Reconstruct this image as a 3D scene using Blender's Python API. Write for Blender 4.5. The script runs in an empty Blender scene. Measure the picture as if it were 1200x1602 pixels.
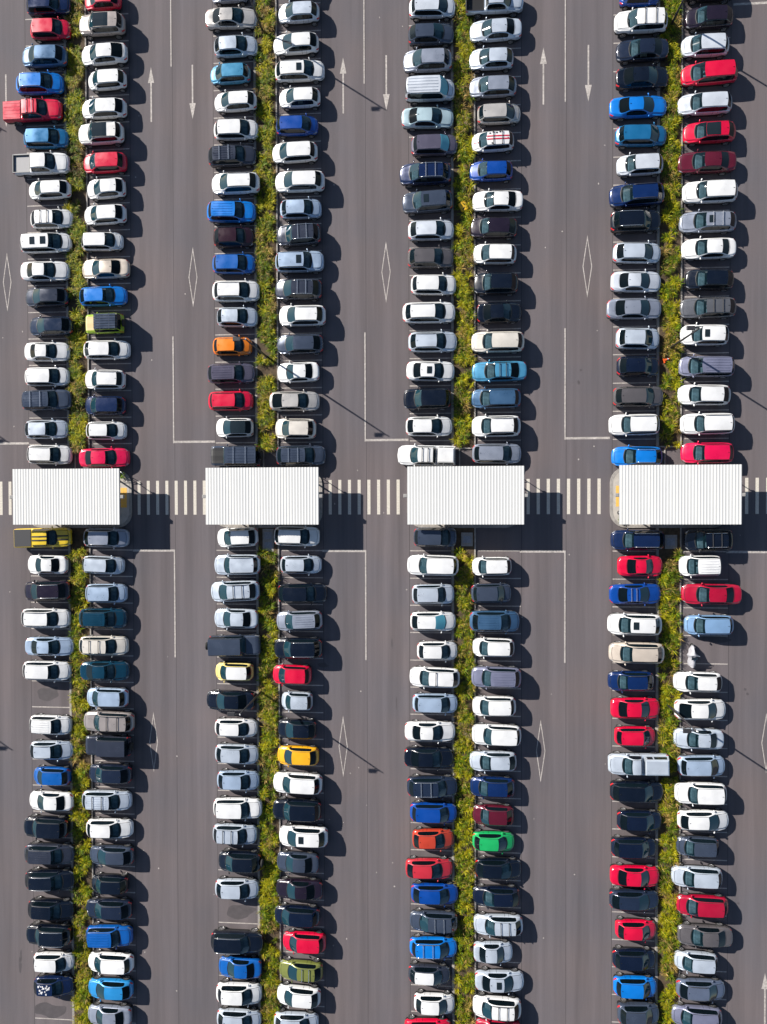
import bpy, math, random
import numpy as np
from mathutils import Matrix, Vector
C = bpy.context.scene.collection
sc = bpy.context.scene
# ---------------------------------------------------------------- camera, sky, sun, exposure
cam = bpy.data.cameras.new('camera'); cam_ob = bpy.data.objects.new('camera', cam); C.objects.link(cam_ob)
cam.sensor_fit = 'VERTICAL'; cam.sensor_height = 36.0; cam.lens = 1149.8/1602*36.0
cam.clip_start = 0.5; cam.clip_end = 2000
from mathutils import Euler
cam_ob.location = (6.9028, -5.4788, 67.0652)
cam_ob.rotation_euler = Euler((-0.0148, 0.0780, -0.0028), 'XYZ')
sc.camera = cam_ob
SUN_EL, SUN_AZ = math.radians(30.3), math.radians(146.5)      # azimuth measured from +X
w = bpy.data.worlds.new('World'); sc.world = w; w.use_nodes = True
nt = w.node_tree; bg = nt.nodes['Background']; sky = nt.nodes.new('ShaderNodeTexSky')
sky.sky_type = 'NISHITA'; sky.sun_disc = False; sky.sun_elevation = SUN_EL
sky.sun_rotation = math.pi/2 - SUN_AZ; sky.air_density = 1.0; sky.dust_density = 0.6; sky.ozone_density = 1.5
nt.links.new(sky.outputs[0], bg.inputs[0]); bg.inputs[1].default_value = 0.058
sun = bpy.data.lights.new('sun', 'SUN'); sun.energy = 5.0; sun.angle = math.radians(0.5); sun.color = (1.0, 0.94, 0.86)
so = bpy.data.objects.new('sun', sun); C.objects.link(so)
sdir = Vector((math.cos(SUN_EL)*math.cos(SUN_AZ), math.cos(SUN_EL)*math.sin(SUN_AZ), math.sin(SUN_EL)))
so.rotation_euler = sdir.to_track_quat('Z', 'Y').to_euler(); so.location = sdir*100
sc.view_settings.view_transform = 'Standard'; sc.view_settings.look = 'None'
sc.view_settings.exposure = 0.82; sc.view_settings.gamma = 1.0
sc.cycles.max_bounces = 5; sc.cycles.use_denoising = True
rnd = random.Random(7); nr = np.random.default_rng(5)

# ---------------------------------------------------------------- materials
def s2l(c):
    return tuple((v/12.92 if v <= .04045 else ((v+.055)/1.055)**2.4) for v in (q/255 for q in c))
def mat(name, rgb, rough=.6, metal=0, spec=.5, coat=0, coatr=.05):
    m = bpy.data.materials.new(name); m.use_nodes = True
    b = m.node_tree.nodes['Principled BSDF']
    b.inputs['Base Color'].default_value = (*rgb, 1); b.inputs['Roughness'].default_value = rough
    b.inputs['Metallic'].default_value = metal; b.inputs['Specular IOR Level'].default_value = spec
    b.inputs['Coat Weight'].default_value = coat; b.inputs['Coat Roughness'].default_value = coatr
    return m
def noisy(name, rgb, rough, scale, lo, hi, stretch=(1, 1, 1), scale2=0, lo2=1, hi2=1, detail=6, bump=0):
    """base colour multiplied by one or two procedural noises in object space"""
    m = mat(name, rgb, rough); t = m.node_tree; b = t.nodes['Principled BSDF']
    tc = t.nodes.new('ShaderNodeTexCoord')
    def lay(sc_, lo_, hi_, st):
        mp = t.nodes.new('ShaderNodeMapping'); mp.inputs['Scale'].default_value = st
        t.links.new(tc.outputs['Object'], mp.inputs[0])
        n = t.nodes.new('ShaderNodeTexNoise'); n.inputs['Scale'].default_value = sc_; n.inputs['Detail'].default_value = detail; n.inputs['Roughness'].default_value = .6
        t.links.new(mp.outputs[0], n.inputs['Vector'])
        r = t.nodes.new('ShaderNodeMapRange'); r.inputs[1].default_value = .3; r.inputs[2].default_value = .7
        r.inputs[3].default_value = lo_; r.inputs[4].default_value = hi_
        t.links.new(n.outputs[0], r.inputs[0]); return r.outputs[0], n.outputs[0]
    o, raw = lay(scale, lo, hi, stretch)
    if scale2:
        o2, raw2 = lay(scale2, lo2, hi2, (1, 1, 1))
        mm = t.nodes.new('ShaderNodeMath'); mm.operation = 'MULTIPLY'; t.links.new(o, mm.inputs[0]); t.links.new(o2, mm.inputs[1]); o = mm.outputs[0]
    v = t.nodes.new('ShaderNodeVectorMath'); v.operation = 'SCALE'; v.inputs[0].default_value = rgb
    t.links.new(o, v.inputs['Scale']); t.links.new(v.outputs[0], b.inputs['Base Color'])
    if bump:
        bp = t.nodes.new('ShaderNodeBump'); bp.inputs['Strength'].default_value = bump; bp.inputs['Distance'].default_value = .02
        t.links.new(raw2 if scale2 else raw, bp.inputs['Height']); t.links.new(bp.outputs[0], b.inputs['Normal'])
    return m
M = {}
M['asphalt'] = noisy('asphalt', (.110, .098, .105), .92, .75, .77, 1.20, (1, .035, 1), 22, .78, 1.22, bump=.3)
# broad patches over the streaks
_t = M['asphalt'].node_tree
_n = _t.nodes.new('ShaderNodeTexNoise'); _n.inputs['Scale'].default_value = .11; _n.inputs['Detail'].default_value = 4
_tc = [q for q in _t.nodes if q.type == 'TEX_COORD'][0]; _t.links.new(_tc.outputs['Object'], _n.inputs['Vector'])
_r = _t.nodes.new('ShaderNodeMapRange'); _r.inputs[1].default_value = .3; _r.inputs[2].default_value = .7; _r.inputs[3].default_value = 0; _r.inputs[4].default_value = 1
_t.links.new(_n.outputs[0], _r.inputs[0])
_mx = _t.nodes.new('ShaderNodeMix'); _mx.data_type = 'RGBA'; _mx.blend_type = 'MULTIPLY'; _mx.inputs[0].default_value = 1
_rp = _t.nodes.new('ShaderNodeMix'); _rp.data_type = 'RGBA'; _rp.inputs[6].default_value = (.90, .93, .97, 1); _rp.inputs[7].default_value = (1.10, 1.02, .97, 1)
_t.links.new(_r.outputs[0], _rp.inputs[0])
_b = _t.nodes['Principled BSDF']; _src = _b.inputs['Base Color'].links[0].from_socket
_t.links.new(_src, _mx.inputs[6]); _t.links.new(_rp.outputs[2], _mx.inputs[7]); _t.links.new(_mx.outputs[2], _b.inputs['Base Color'])
M['marking'] = noisy('marking', (.47, .43, .40), .8, 6, .55, 1.15, (1, 1, 1), 1.1, .75, 1.12)
M['crossing'] = noisy('crossing', (.58, .54, .47), .8, 9, .74, 1.08)
M['seam'] = mat('seam', (.045, .040, .042), .9)
M['stain'] = noisy('stain', (.066, .058, .062), .8, 2, .85, 1.2)
M['kerb'] = noisy('kerb', (.30, .28, .26), .85, 3, .7, 1.15)
M['paving'] = noisy('paving', (.42, .39, .35), .85, 2, .85, 1.1)
M['soil'] = noisy('soil', (.070, .048, .028), .95, 3, .6, 1.4)
M['tactile'] = mat('tactile', (.75, .42, .08), .7)
M['glass'] = mat('glass', (.010, .016, .019), .06, 0, .6, .6, .03)
def window_glass(name, tint, thru, ior=1.5):
    m = bpy.data.materials.new(name); m.use_nodes = True; t = m.node_tree; b = t.nodes['Principled BSDF']; out = t.nodes['Material Output']
    b.inputs['Base Color'].default_value = (.008, .032, .045, 1) if thru > .7 else (.004, .009, .013, 1); b.inputs['Roughness'].default_value = .05; b.inputs['Specular IOR Level'].default_value = .7 if thru > .7 else .3
    tr = t.nodes.new('ShaderNodeBsdfTransparent'); tr.inputs[0].default_value = (*tint, 1)
    lw = t.nodes.new('ShaderNodeFresnel'); lw.inputs['IOR'].default_value = ior
    mr = t.nodes.new('ShaderNodeMapRange'); mr.inputs[3].default_value = 1-thru; mr.inputs[4].default_value = 1
    mx = t.nodes.new('ShaderNodeMixShader')
    t.links.new(lw.outputs[0], mr.inputs[0]); t.links.new(mr.outputs[0], mx.inputs[0]); t.links.new(tr.outputs[0], mx.inputs[1]); t.links.new(b.outputs[0], mx.inputs[2]); t.links.new(mx.outputs[0], out.inputs[0])
    return m
M['screen'] = window_glass('screen_glass', (.62, .84, .92), .80)
M['tint'] = window_glass('tinted_glass', (.10, .13, .15), .5, 1.36)
M['cabin'] = noisy('cabin', (.17, .17, .175), .8, 3, .5, 1.5)
M['glass_pale'] = mat('glass_pale', (.10, .135, .135), .10, 0, .5, .6, .03)
M['black'] = mat('black_trim', (.012, .012, .013), .5)
M['tyre'] = mat('tyre', (.018, .018, .018), .85)
M['alloy'] = mat('alloy', (.55, .55, .56), .3, .8)
M['lamp_lens'] = mat('lamp_lens', (.30, .31, .33), .12, .3, .5, 1)
M['red_lens'] = mat('red_lens', (.45, .012, .015), .15, 0, .5, 1)
M['chrome'] = mat('chrome', (.75, .75, .76), .18, .9)
M['bar'] = mat('bar', (.045, .045, .048), .45)
M['tray'] = mat('tray', (.20, .20, .20), .6)
M['steel'] = mat('steel', (.30, .31, .32), .4, .6)
M['dark_steel'] = mat('dark_steel', (.055, .055, .06), .45, .5)
M['roof_white'] = noisy('roof_white', (.585, .585, .57), .45, .8, .98, 1.02)
M['concrete'] = noisy('concrete', (.27, .26, .25), .9, 5, .8, 1.15)
M['lid'] = noisy('lid', (.22, .24, .28), .6, 8, .8, 1.2)
M['orange'] = mat('orange_plastic', (.80, .12, .02), .5)
M['yellow_plastic'] = mat('yellow_plastic', (.72, .42, .02), .5)
M['white_band'] = mat('white_band', (.75, .75, .75), .5)
M['cover'] = noisy('silver_cover', (.36, .36, .39), .5, 6, .8, 1.15)
M['twig'] = mat('twig', (.30, .22, .13), .9)
M['blue_screen'] = mat('sun_blind', (.10, .38, .48), .4)
PAINT = {  # (base colour, metallic)
 'white': ((.66, .665, .67), 0), 'purewhite': ((.74, .74, .74), 0), 'pearl': ((.66, .65, .63), .1), 'silverwhite': ((.58, .62, .68), .3),
 'silver': ((.50, .56, .64), .4), 'silverblue': ((.36, .46, .60), .4), 'iceblue': ((.40, .53, .58), .3), 'warmsilver': ((.48, .46, .44), .4),
 'greysilver': ((.26, .29, .36), .4), 'warmgrey': ((.125, .115, .12), .4), 'grey': ((.12, .125, .14), .4), 'dgrey': ((.040, .047, .070), .4),
 'slate': ((.055, .072, .110), .4), 'slatenavy': ((.018, .030, .062), .3), 'bluegrey': ((.12, .15, .22), .4), 'charcoal': ((.013, .021, .046), .3),
 'black': ((.003, .006, .015), .1), 'purpleblack': ((.016, .009, .020), .2), 'maroonblack': ((.030, .008, .014), .2), 'navyblack': ((.004, .009, .028), .2),
 'navygrey': ((.016, .028, .062), .3), 'navy': ((.006, .018, .070), .3), 'navyblue': ((.004, .022, .105), .3), 'royal': ((.001, .05, .28), .1),
 'blue': ((.002, .09, .36), .1), 'bblue': ((.001, .16, .56), .1), 'midblue': ((.008, .13, .30), .3), 'steelblue': ((.045, .11, .21), .4),
 'lightblue': ((.06, .25, .42), .3), 'skyblue': ((.02, .24, .56), .2), 'teal': ((.004, .045, .085), .3),
 'red': ((.55, .001, .034), 0), 'crimson': ((.36, .003, .028), .1), 'cerise': ((.60, .002, .060), 0), 'paleblue': ((.20, .34, .54), .3), 'cream': ((.72, .58, .20), 0), 'fadedred': ((.44, .020, .035), 0), 'orangered': ((.46, .045, .02), .1), 'maroon': ((.11, .008, .022), .3),
 'yellow': ((.66, .46, .02), 0), 'gold': ((.72, .36, .008), 0), 'orange': ((.75, .19, .004), 0), 'lime': ((.36, .52, .03), 0), 'green': ((.01, .36, .10), .1),
 'olive': ((.17, .19, .045), .2), 'beige': ((.53, .46, .39), .2), 'champagne': ((.62, .58, .52), .2), 'greybeige': ((.33, .29, .27), .2), 'beigegrey': ((.30, .27, .26), .3),
 'lavender': ((.19, .20, .29), .4), 'purplegrey': ((.115, .105, .15), .4)}
_pc = {}
def paint(k):
    if k not in _pc:
        c, me = PAINT[k]; v_ = max(c); f_ = .85 if v_ < .07 else .95 if v_ < .16 else 1
        _pc[k] = mat('paint_'+k, tuple(q*f_ for q in c), .34, me*.8, .5, .7 if v_ >= .07 else .75, .06)
        t = _pc[k].node_tree; b = t.nodes['Principled BSDF']; tc = t.nodes.new('ShaderNodeTexCoord'); n = t.nodes.new('ShaderNodeTexNoise'); n.inputs['Scale'].default_value = 1.1; n.inputs['Detail'].default_value = 3
        oi = t.nodes.new('ShaderNodeObjectInfo'); ad = t.nodes.new('ShaderNodeVectorMath'); ml = t.nodes.new('ShaderNodeVectorMath'); ml.operation = 'SCALE'; ml.inputs['Scale'].default_value = 9
        t.links.new(oi.outputs['Location'], ml.inputs[0]); t.links.new(tc.outputs['Object'], ad.inputs[0]); t.links.new(ml.outputs[0], ad.inputs[1]); t.links.new(ad.outputs[0], n.inputs['Vector'])
        for lo, hi, sk in ((.93, 1.04, 'c'), ((.26, .44, 'r') if v_ >= .16 else (.14, .30, 'r'))):
            r = t.nodes.new('ShaderNodeMapRange'); r.inputs[1].default_value = .35; r.inputs[2].default_value = .65; r.inputs[3].default_value = lo; r.inputs[4].default_value = hi; t.links.new(n.outputs[0], r.inputs[0])
            if sk == 'r': t.links.new(r.outputs[0], b.inputs['Roughness'])
            else:
                v = t.nodes.new('ShaderNodeVectorMath'); v.operation = 'SCALE'; v.inputs[0].default_value = b.inputs['Base Color'].default_value[:3]; t.links.new(r.outputs[0], v.inputs['Scale']); t.links.new(v.outputs[0], b.inputs['Base Color'])
    return _pc[k]

# ---------------------------------------------------------------- helpers
def mesh(name, v, f, mats=(), mi=None, smooth=False):
    me = bpy.data.meshes.new(name); me.from_pydata([tuple(q) for q in v], [], [tuple(q) for q in f])
    for m in mats: me.materials.append(m)
    if mi is not None: me.polygons.foreach_set('material_index', mi)
    if smooth: me.polygons.foreach_set('use_smooth', [True]*len(me.polygons))
    me.update(); return me
def link(name, me, parent=None, loc=(0, 0, 0), rot=(0, 0, 0)):
    o = bpy.data.objects.new(name, me); C.objects.link(o); o.location = loc; o.rotation_euler = rot
    if parent: o.parent = parent
    return o
def tag(o, label=None, cat=None, group=None, kind=None):
    if label: o['label'] = label
    if cat: o['category'] = cat
    if group: o['group'] = group
    if kind: o['kind'] = kind
    return o
class MB:
    def __init__(s): s.v = []; s.f = []; s.m = []
    def add(s, v, f, m=0):
        n = len(s.v); s.v += [tuple(q) for q in v]; s.f += [tuple(i+n for i in q) for q in f]; s.m += [m]*len(f)
    def box(s, x0, x1, y0, y1, z0, z1, m=0, ch=0):
        if ch:
            c = ch; v = []
            for z, i in ((z0, 0), (z1-c, 0), (z1, c)): v += [(x0+i, y0+i, z), (x1-i, y0+i, z), (x1-i, y1-i, z), (x0+i, y1-i, z)]
            f = [(3, 2, 1, 0), (8, 9, 10, 11)] + [(a+k, a+(k+1) % 4, a+4+(k+1) % 4, a+4+k) for a in (0, 4) for k in range(4)]
            s.add(v, f, m); return
        s.add([(x0, y0, z0), (x1, y0, z0), (x1, y1, z0), (x0, y1, z0), (x0, y0, z1), (x1, y0, z1), (x1, y1, z1), (x0, y1, z1)],
              [(3, 2, 1, 0), (4, 5, 6, 7), (0, 1, 5, 4), (1, 2, 6, 5), (2, 3, 7, 6), (3, 0, 4, 7)], m)
    def tube(s, pts, r, n=8, m=0, r2=None):
        pts = [Vector(p) for p in pts]; rings = []
        for i, p in enumerate(pts):
            d = (pts[min(i+1, len(pts)-1)]-pts[max(i-1, 0)]).normalized()
            a = d.orthogonal().normalized(); b = d.cross(a)
            rr = r if r2 is None else r+(r2-r)*i/(len(pts)-1)
            rings.append([p+(a*math.cos(t)+b*math.sin(t))*rr for t in [2*math.pi*k/n for k in range(n)]])
        v = [q for ring in rings for q in ring]; f = []
        for i in range(len(pts)-1):
            for k in range(n): f.append((i*n+k, i*n+(k+1) % n, (i+1)*n+(k+1) % n, (i+1)*n+k))
        f.append(tuple(range(n))[::-1]); f.append(tuple((len(pts)-1)*n+k for k in range(n)))
        s.add(v, f, m)
    def sheet(s, poly, z, m=0):
        s.add([(x, y, z) for x, y in poly], [tuple(range(len(poly)))], m)
    def rect(s, x0, x1, y0, y1, z, m=0): s.sheet([(x0, y0), (x1, y0), (x1, y1), (x0, y1)], z, m)
    def mesh(s, name, mats, smooth=False): return mesh(name, s.v, s.f, mats, s.m, smooth)
    def build(s, name, mats, parent=None, **k):
        return link(name, s.mesh(name, mats if isinstance(mats, (list, tuple)) else [mats], k.pop('smooth', False)), parent, **k)
def empty(name, loc, rz=0, scale=(1, 1, 1)):
    o = bpy.data.objects.new(name, None); C.objects.link(o); o.location = loc; o.rotation_euler = (0, 0, rz); o.scale = scale
    o.empty_display_size = .3; return o
def st(mb, name, m): return tag(mb.build(name, m), kind='structure')

# ---------------------------------------------------------------- the setting: ground, markings, kerbs, medians
MOD = [-27.1, -9.03, 9.03, 27.15]          # centre line of each planted strip
LANE = [-36.05, -18.0, 0.0, 18.0, 36.05]
P = 2.5
g = MB(); g.rect(-400, 400, -400, 400, 0); st(g, 'ground', M['asphalt'])
z1 = .004
mk = MB()
for k, x in enumerate(MOD):
    for n in list(range(-26, -3))+list(range(0, 18)):
        y = n*P; e = .045
        j = lambda: rnd.uniform(-.02, .02)
        a = j(); mk.rect(x-4.95, x-1.22, y+a-e, y+a+e, z1)
        a = j(); mk.rect(x+1.25, x+5.05, y+a-e, y+a+e, z1)
st(mk, 'bay_line_marking', M['marking'])
ln = MB()
for x in LANE:
    if abs(x) < 30:
        ln.rect(x-.05, x+.05, 30.05 if x > 10 else 32.5 if x > -10 else 34.9, 60, z1); ln.rect(x-.06, x+.06, 0, 9.95, z1)
        ln.rect(x-.06, x+.06, -20.08, -9.95, z1)
    ln.rect(x+.06, x+3.95, .02, .22, z1)
    ln.rect(x-4.0, x-.06, -10.14, -9.94, z1)
    if x > 30: ln.rect(x-3.6, x-.06, 37.75, 37.95, z1)
st(ln, 'lane_line_marking', M['marking'])
ar = MB()
def arrow(x, tip, tail):
    d = 1 if tip > tail else -1; b = tip-d*1.45
    ar.sheet([(x, tip), (x-d*.3, b), (x+d*.3, b)][::1], z1+.001)
    ar.rect(x-.07, x+.07, min(b-d*.004, tail), max(b-d*.004, tail), z1+.001)
for x in LANE:
    if x < 30: arrow(x-1.92, 34.95, 29.9)
    arrow(x+2.02, 30.0, 34.97)
    if x > 30: arrow(x-.54, -47.43, -52.4)
    for xx, ya, yb in ((x+1.95, 18.2, 12.62), (35.52 if x > 30 else x-2.14, -24.24 if x > 30 else -25.25, -29.63 if x > 30 else -30.97)):
        ym, hw, t = (ya+yb)/2, .42, .075
        o = [(xx, ya), (xx-hw, ym), (xx, yb), (xx+hw, ym)]; i_ = [(xx, ya-t*6), (xx-hw+t, ym), (xx, yb+t*6), (xx+hw-t, ym)]
        for k in range(4): ar.sheet([o[k], o[(k+1) % 4], i_[(k+1) % 4], i_[k]][::1], z1+.001)
st(ar, 'arrow_marking', M['marking'])
cr = MB()
for x0 in (-39.4, -21.37, -3.26, 14.74, 32.86):
    for k in range(8):
        x = x0+k*.895
        cr.rect(x-.14, x+.14, -6.68, -3.5, z1)
st(cr, 'crossing_marking', M['crossing'])
sm = MB()
for x in LANE:
    sm.rect(x+.09 if abs(x) < 30 else x, x+.12 if abs(x) < 30 else x+.03, -70, 60, z1-.002)
for x in MOD:
    sm.rect(x-5.02, x-4.98, -70, 60, z1-.002); sm.rect(x+5.10, x+5.14, -70, 60, z1-.002)
st(sm, 'asphalt_seam', M['seam'])
def blob(cx, cy, rx, ry, seed, n=26, rough=.25):
    r = random.Random(seed); ph = [r.uniform(0, 6.28) for _ in range(5)]
    return [(cx+rx*math.cos(t)*(1+rough*sum(math.sin((k+2)*t+ph[k])/(k+1.5) for k in range(5))),
             cy+ry*math.sin(t)*(1+rough*sum(math.cos((k+2)*t+ph[k])/(k+1.5) for k in range(5)))) for t in [2*math.pi*i/n for i in range(n)]]
sn = MB()
for i, (cx, cy, rx, ry) in enumerate([(-30.4, -23.7, 1.15, .7), (-30.5, -54.2, 1.5, .75), (-11.9, -43.9, 1.3, .75), (31.0, -17.75, 1.2, .35), (-33.5, -50.0, .12, .8), (-33.4, -49.0, .1, .5),
        (19.4, 6.2, .12, .1), (19.2, 5.1, .1, .18), (33.7, -22.2, .1, .12), (33.9, -22.6, .12, .1), (-4.0, -20.6, .5, .2), (2.4, -18.5, .05, .4), (2.8, -24, .05, .5), (13.9, -44.0, .35, .9), (33.2, -41.3, .1, .1), (22.3, -24.5, .08, .2)]):
    sn.sheet(blob(cx, cy, rx, ry, i), z1-.001)
st(sn, 'oil_stain', M['stain'])
sp = MB()
for i in range(70):
    lx = LANE[rnd.randrange(5)]+rnd.uniform(-3.8, 3.8); sp.sheet(blob(lx, rnd.uniform(-52, 40), rnd.uniform(.03, .07), rnd.uniform(.03, .08), i+50, 9), z1+.002)
st(sp, 'pale_speck', M['marking'])
kb = MB()
for x in MOD:
    for (ya, yb) in ((-.75, 60), (-70, -7.9)):
        kb.box(x-1.18, x-.95, ya, yb, -.02, .12, ch=.02)
        kb.box(x+.88, x+1.02, ya, yb, -.02, .12, ch=.02)
    kb.box(x-.945, x+.875, -.78, -.64, -.02, .12, ch=.02)
    kb.box(x-.5, x-.38, -2.4, -.8, -.02, .10, ch=.02)
st(kb, 'kerb', M['kerb'])
so_ = MB()
for x in MOD:
    so_.rect(x-.95, x+.88, -.64, 60, .10); so_.rect(x-.95, x+.88, -70, -7.9, .10)
st(so_, 'planting_bed', M['soil'])
def rrect(x0, x1, y0, y1, r, n=6):
    p = []
    for cx, cy, a in ((x1-r, y1-r, 0), (x0+r, y1-r, 90), (x0+r, y0+r, 180), (x1-r, y0+r, 270)):
        for k in range(n+1):
            t = math.radians(a+90*k/n); p.append((cx+r*math.cos(t), cy+r*math.sin(t)))
    return p
pv = MB(); tp = MB()
for x in MOD:
    o = rrect(x-5.2, x+5.05, -7.9, -2.5, 1.4); i_ = rrect(x-4.95, x+4.8, -7.65, -2.75, 1.2); n = len(o)
    v = [(a, b, 0) for a, b in o]+[(a, b, .13) for a, b in o]+[(a, b, .13) for a, b in i_]+[(a, b, .125) for a, b in i_]
    pv.add(v, [(k, (k+1) % n, n+(k+1) % n, n+k) for k in range(n)]+[(n+k, n+(k+1) % n, 2*n+(k+1) % n, 2*n+k) for k in range(n)], 1)
    pv.add([(a, b, .125) for a, b in i_], [tuple(range(n))], 0)
    for xx in (x-4.7, x+4.0):
        for a in range(2):
            for b in range(6): tp.box(xx+a*.3+.005, xx+a*.3+.295, -6.0+b*.31, -6.0+b*.31+.3, .126, .135)
st(pv, 'pavement', [M['paving'], M['kerb']])
st(tp, 'tactile_paving', M['tactile'])

# ---------------------------------------------------------------- grass in the planted strips (uncountable: one object)
def grass():
    dry = np.array([.50, .34, .10]); gr = np.array([.17, .27, .004]); ye = np.array([.52, .47, .008]); dk = np.array([.065, .090, .004])
    V = []; F = []; Cc = []; nv = 0
    for mi_, x in enumerate(MOD):
        for ya, yb in ((-.55, 43), (-57, -10.0)):
            nclump = int((yb-ya)*1.9*5.6)
            cx = x+nr.uniform(-.72, .64, nclump); cy = nr.uniform(ya, yb, nclump)
            # patchiness
            pat = np.sin(cy*1.3+mi_*2)+np.sin(cy*.47+cx*2.1+mi_)+np.sin(cy*3.1-cx*1.7)
            keep = pat+nr.normal(0, .8, nclump) > -1.55; cx, cy, pat = cx[keep], cy[keep], pat[keep]
            nclump = len(cx)
            size = nr.uniform(.55, 1.15, nclump)
            ckind = nr.uniform(0, 1, nclump)+.12*np.sin(cy*.9+mi_)
            nb = 44
            bx = np.repeat(cx, nb)+nr.normal(0, .05, nclump*nb); by = np.repeat(cy, nb)+nr.normal(0, .05, nclump*nb)
            s = np.repeat(size, nb)*nr.uniform(.6, 1.1, nclump*nb); k = np.repeat(ckind, nb)+nr.normal(0, .16, nclump*nb)
            az = nr.uniform(0, 2*np.pi, nclump*nb); le = s*.72; up = nr.uniform(.55, 1.0, nclump*nb)
            wd = nr.uniform(.009, .024, nclump*nb); dx, dy = np.cos(az), np.sin(az); px, py = -dy, dx
            N = nclump*nb
            prof = [(0, .0, 1.0), (.22, .40, 1.0), (.58, .62, .8), (1.0, .50, .15)]
            pts = np.zeros((N, 8, 3))
            for q, (h, z, ww) in enumerate(prof):
                ox = dx*h*le*(1.25-up*.6); oy = dy*h*le*(1.25-up*.6); zz = .1+z*le*up*1.35
                for sgn, c in ((-1, 0), (1, 1)):
                    pts[:, q*2+c, 0] = bx+ox+sgn*px*wd*ww; pts[:, q*2+c, 1] = by+oy+sgn*py*wd*ww; pts[:, q*2+c, 2] = zz
            base = (np.arange(N)*8)[:, None]+nv
            fq = np.concatenate([base+np.array([[0, 1, 3, 2]]), base+np.array([[2, 3, 5, 4]]), base+np.array([[4, 5, 7, 6]])], 1).reshape(-1, 4)
            col = np.where((k < .12)[:, None], dry, np.where((k < .34)[:, None], dk, np.where((k < .68)[:, None], gr, ye)))*nr.uniform(.5, 1.42, (N, 1))
            V.append(pts.reshape(-1, 3)); F.append(fq); Cc.append(np.repeat(col, 3, 0)); nv += N*8
    V = np.concatenate(V); F = np.concatenate(F); Cc = np.concatenate(Cc)
    me = bpy.data.meshes.new('grass'); me.vertices.add(len(V)); me.vertices.foreach_set('co', V.ravel())
    me.loops.add(F.size); me.loops.foreach_set('vertex_index', F.ravel().astype(np.int32))
    me.polygons.add(len(F)); me.polygons.foreach_set('loop_start', np.arange(0, F.size, 4, dtype=np.int32)); me.polygons.foreach_set('loop_total', np.full(len(F), 4, dtype=np.int32))
    me.update(calc_edges=True)
    at = me.attributes.new('tint', 'FLOAT_COLOR', 'FACE'); at.data.foreach_set('color', np.concatenate([Cc, np.ones((len(Cc), 1))], 1).ravel())
    m = mat('grass_blade', (.2, .25, .02), .6); t = m.node_tree; b = t.nodes['Principled BSDF']
    a = t.nodes.new('ShaderNodeAttribute'); a.attribute_name = 'tint'; t.links.new(a.outputs['Color'], b.inputs['Base Color'])
    tr = t.nodes.new('ShaderNodeBsdfTranslucent'); t.links.new(a.outputs['Color'], tr.inputs['Color'])
    ad = t.nodes.new('ShaderNodeMixShader'); ad.inputs[0].default_value = .42
    out = t.nodes['Material Output']; t.links.new(b.outputs[0], ad.inputs[1]); t.links.new(tr.outputs[0], ad.inputs[2]); t.links.new(ad.outputs[0], out.inputs[0])
    me.materials.append(m)
    tag(link('grass', me), kind='stuff')
grass()

# ---------------------------------------------------------------- canopies over the crossing refuges
def canopy(x, x0, x1, lab):
    root = empty('walkway_canopy', (x, -5.0, .125))
    tag(root, lab, 'canopy', 'white ribbed canopies along the pedestrian crossing')
    y0, y1, h = -2.52, 2.56, 2.47; pit = .262; n = round((x1-x0)/pit); pit = (x1-x0)/n
    pr = []
    for k in range(n):
        a = x0-x+k*pit; pr += [(a, 0), (a+pit*.46, 0), (a+pit*.64, .020), (a+pit*.82, .020)]
    pr.append((x1-x, 0))
    v = []; f = []
    for (a, z) in pr: v += [(a, y0, h+z), (a, y1, h+z)]
    nn = len(pr)
    for (a, z) in pr: v += [(a, y0, h-.02), (a, y1, h-.02)]
    for i in range(nn-1):
        f.append((2*i, 2*i+2, 2*i+3, 2*i+1)); q = 2*nn
        f.append((q+2*i, q+2*i+1, q+2*i+3, q+2*i+2)); f.append((2*i, q+2*i, q+2*i+2, 2*i+2)); f.append((2*i+1, 2*i+3, q+2*i+3, q+2*i+1))
    f += [(0, 1, 2*nn+1, 2*nn), (2*nn-2, 4*nn-2, 4*nn-1, 2*nn-1)]
    link('roof_sheet', mesh('roof_sheet', v, f, [M['roof_white']]), root)
    fa = MB(); a0, a1 = x0-x+.02, x1-x-.02
    fa.box(a0, a1, y0+.03, y0+.11, h-.2, h-.025); fa.box(a0, a1, y1-.11, y1-.03, h-.2, h-.025)
    fa.box(a0, a0+.08, y0+.115, y1-.115, h-.2, h-.025); fa.box(a1-.08, a1, y0+.115, y1-.115, h-.2, h-.025)
    fa.build('fascia', M['steel'], root)
    for sy in (-1.6, 1.6):
        b = MB(); b.box(a0+.09, a1-.09, sy-.06, sy+.06, h-.19, h-.03); b.build('beam', M['steel'], root)
        for px in (a0+1.2, 0, a1-1.2):
            c = MB(); c.box(px-.06, px+.06, sy-.055, sy+.055, 0, h-.195); c.box(px-.14, px+.14, sy-.13, sy+.13, 0, .02); c.build('post', M['steel'], root)
    for s, px in ((-1, x0-x), (1, x1-x)):
        c = MB(); q0, q1 = sorted((px+s*.01, px+s*.34)); c.box(q0, q1, -.16, .16, h-.32, h-.02, ch=.03); c.box(q0+.08, q1-.08, -.06, .06, h-.5, h-.325); c.build('rain_head', M['concrete'], root)
    return root
ords = ['first', 'second', 'third', 'fourth']
CAN = [(-32.19, -22.1), (-14.13, -3.9), (3.96, 14.1), (22.16, 32.32)]
CL = ['white ribbed canopy just above the yellow black striped pickup, first from the left', 'white ribbed canopy between grey pickup like off-roader and white hatchback, second from the left',
      'white ribbed canopy just below the white pickup with tray canopy, third from the left', 'white ribbed canopy just below the bright blue hatchback and cerise wagon, fourth from left']
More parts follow.
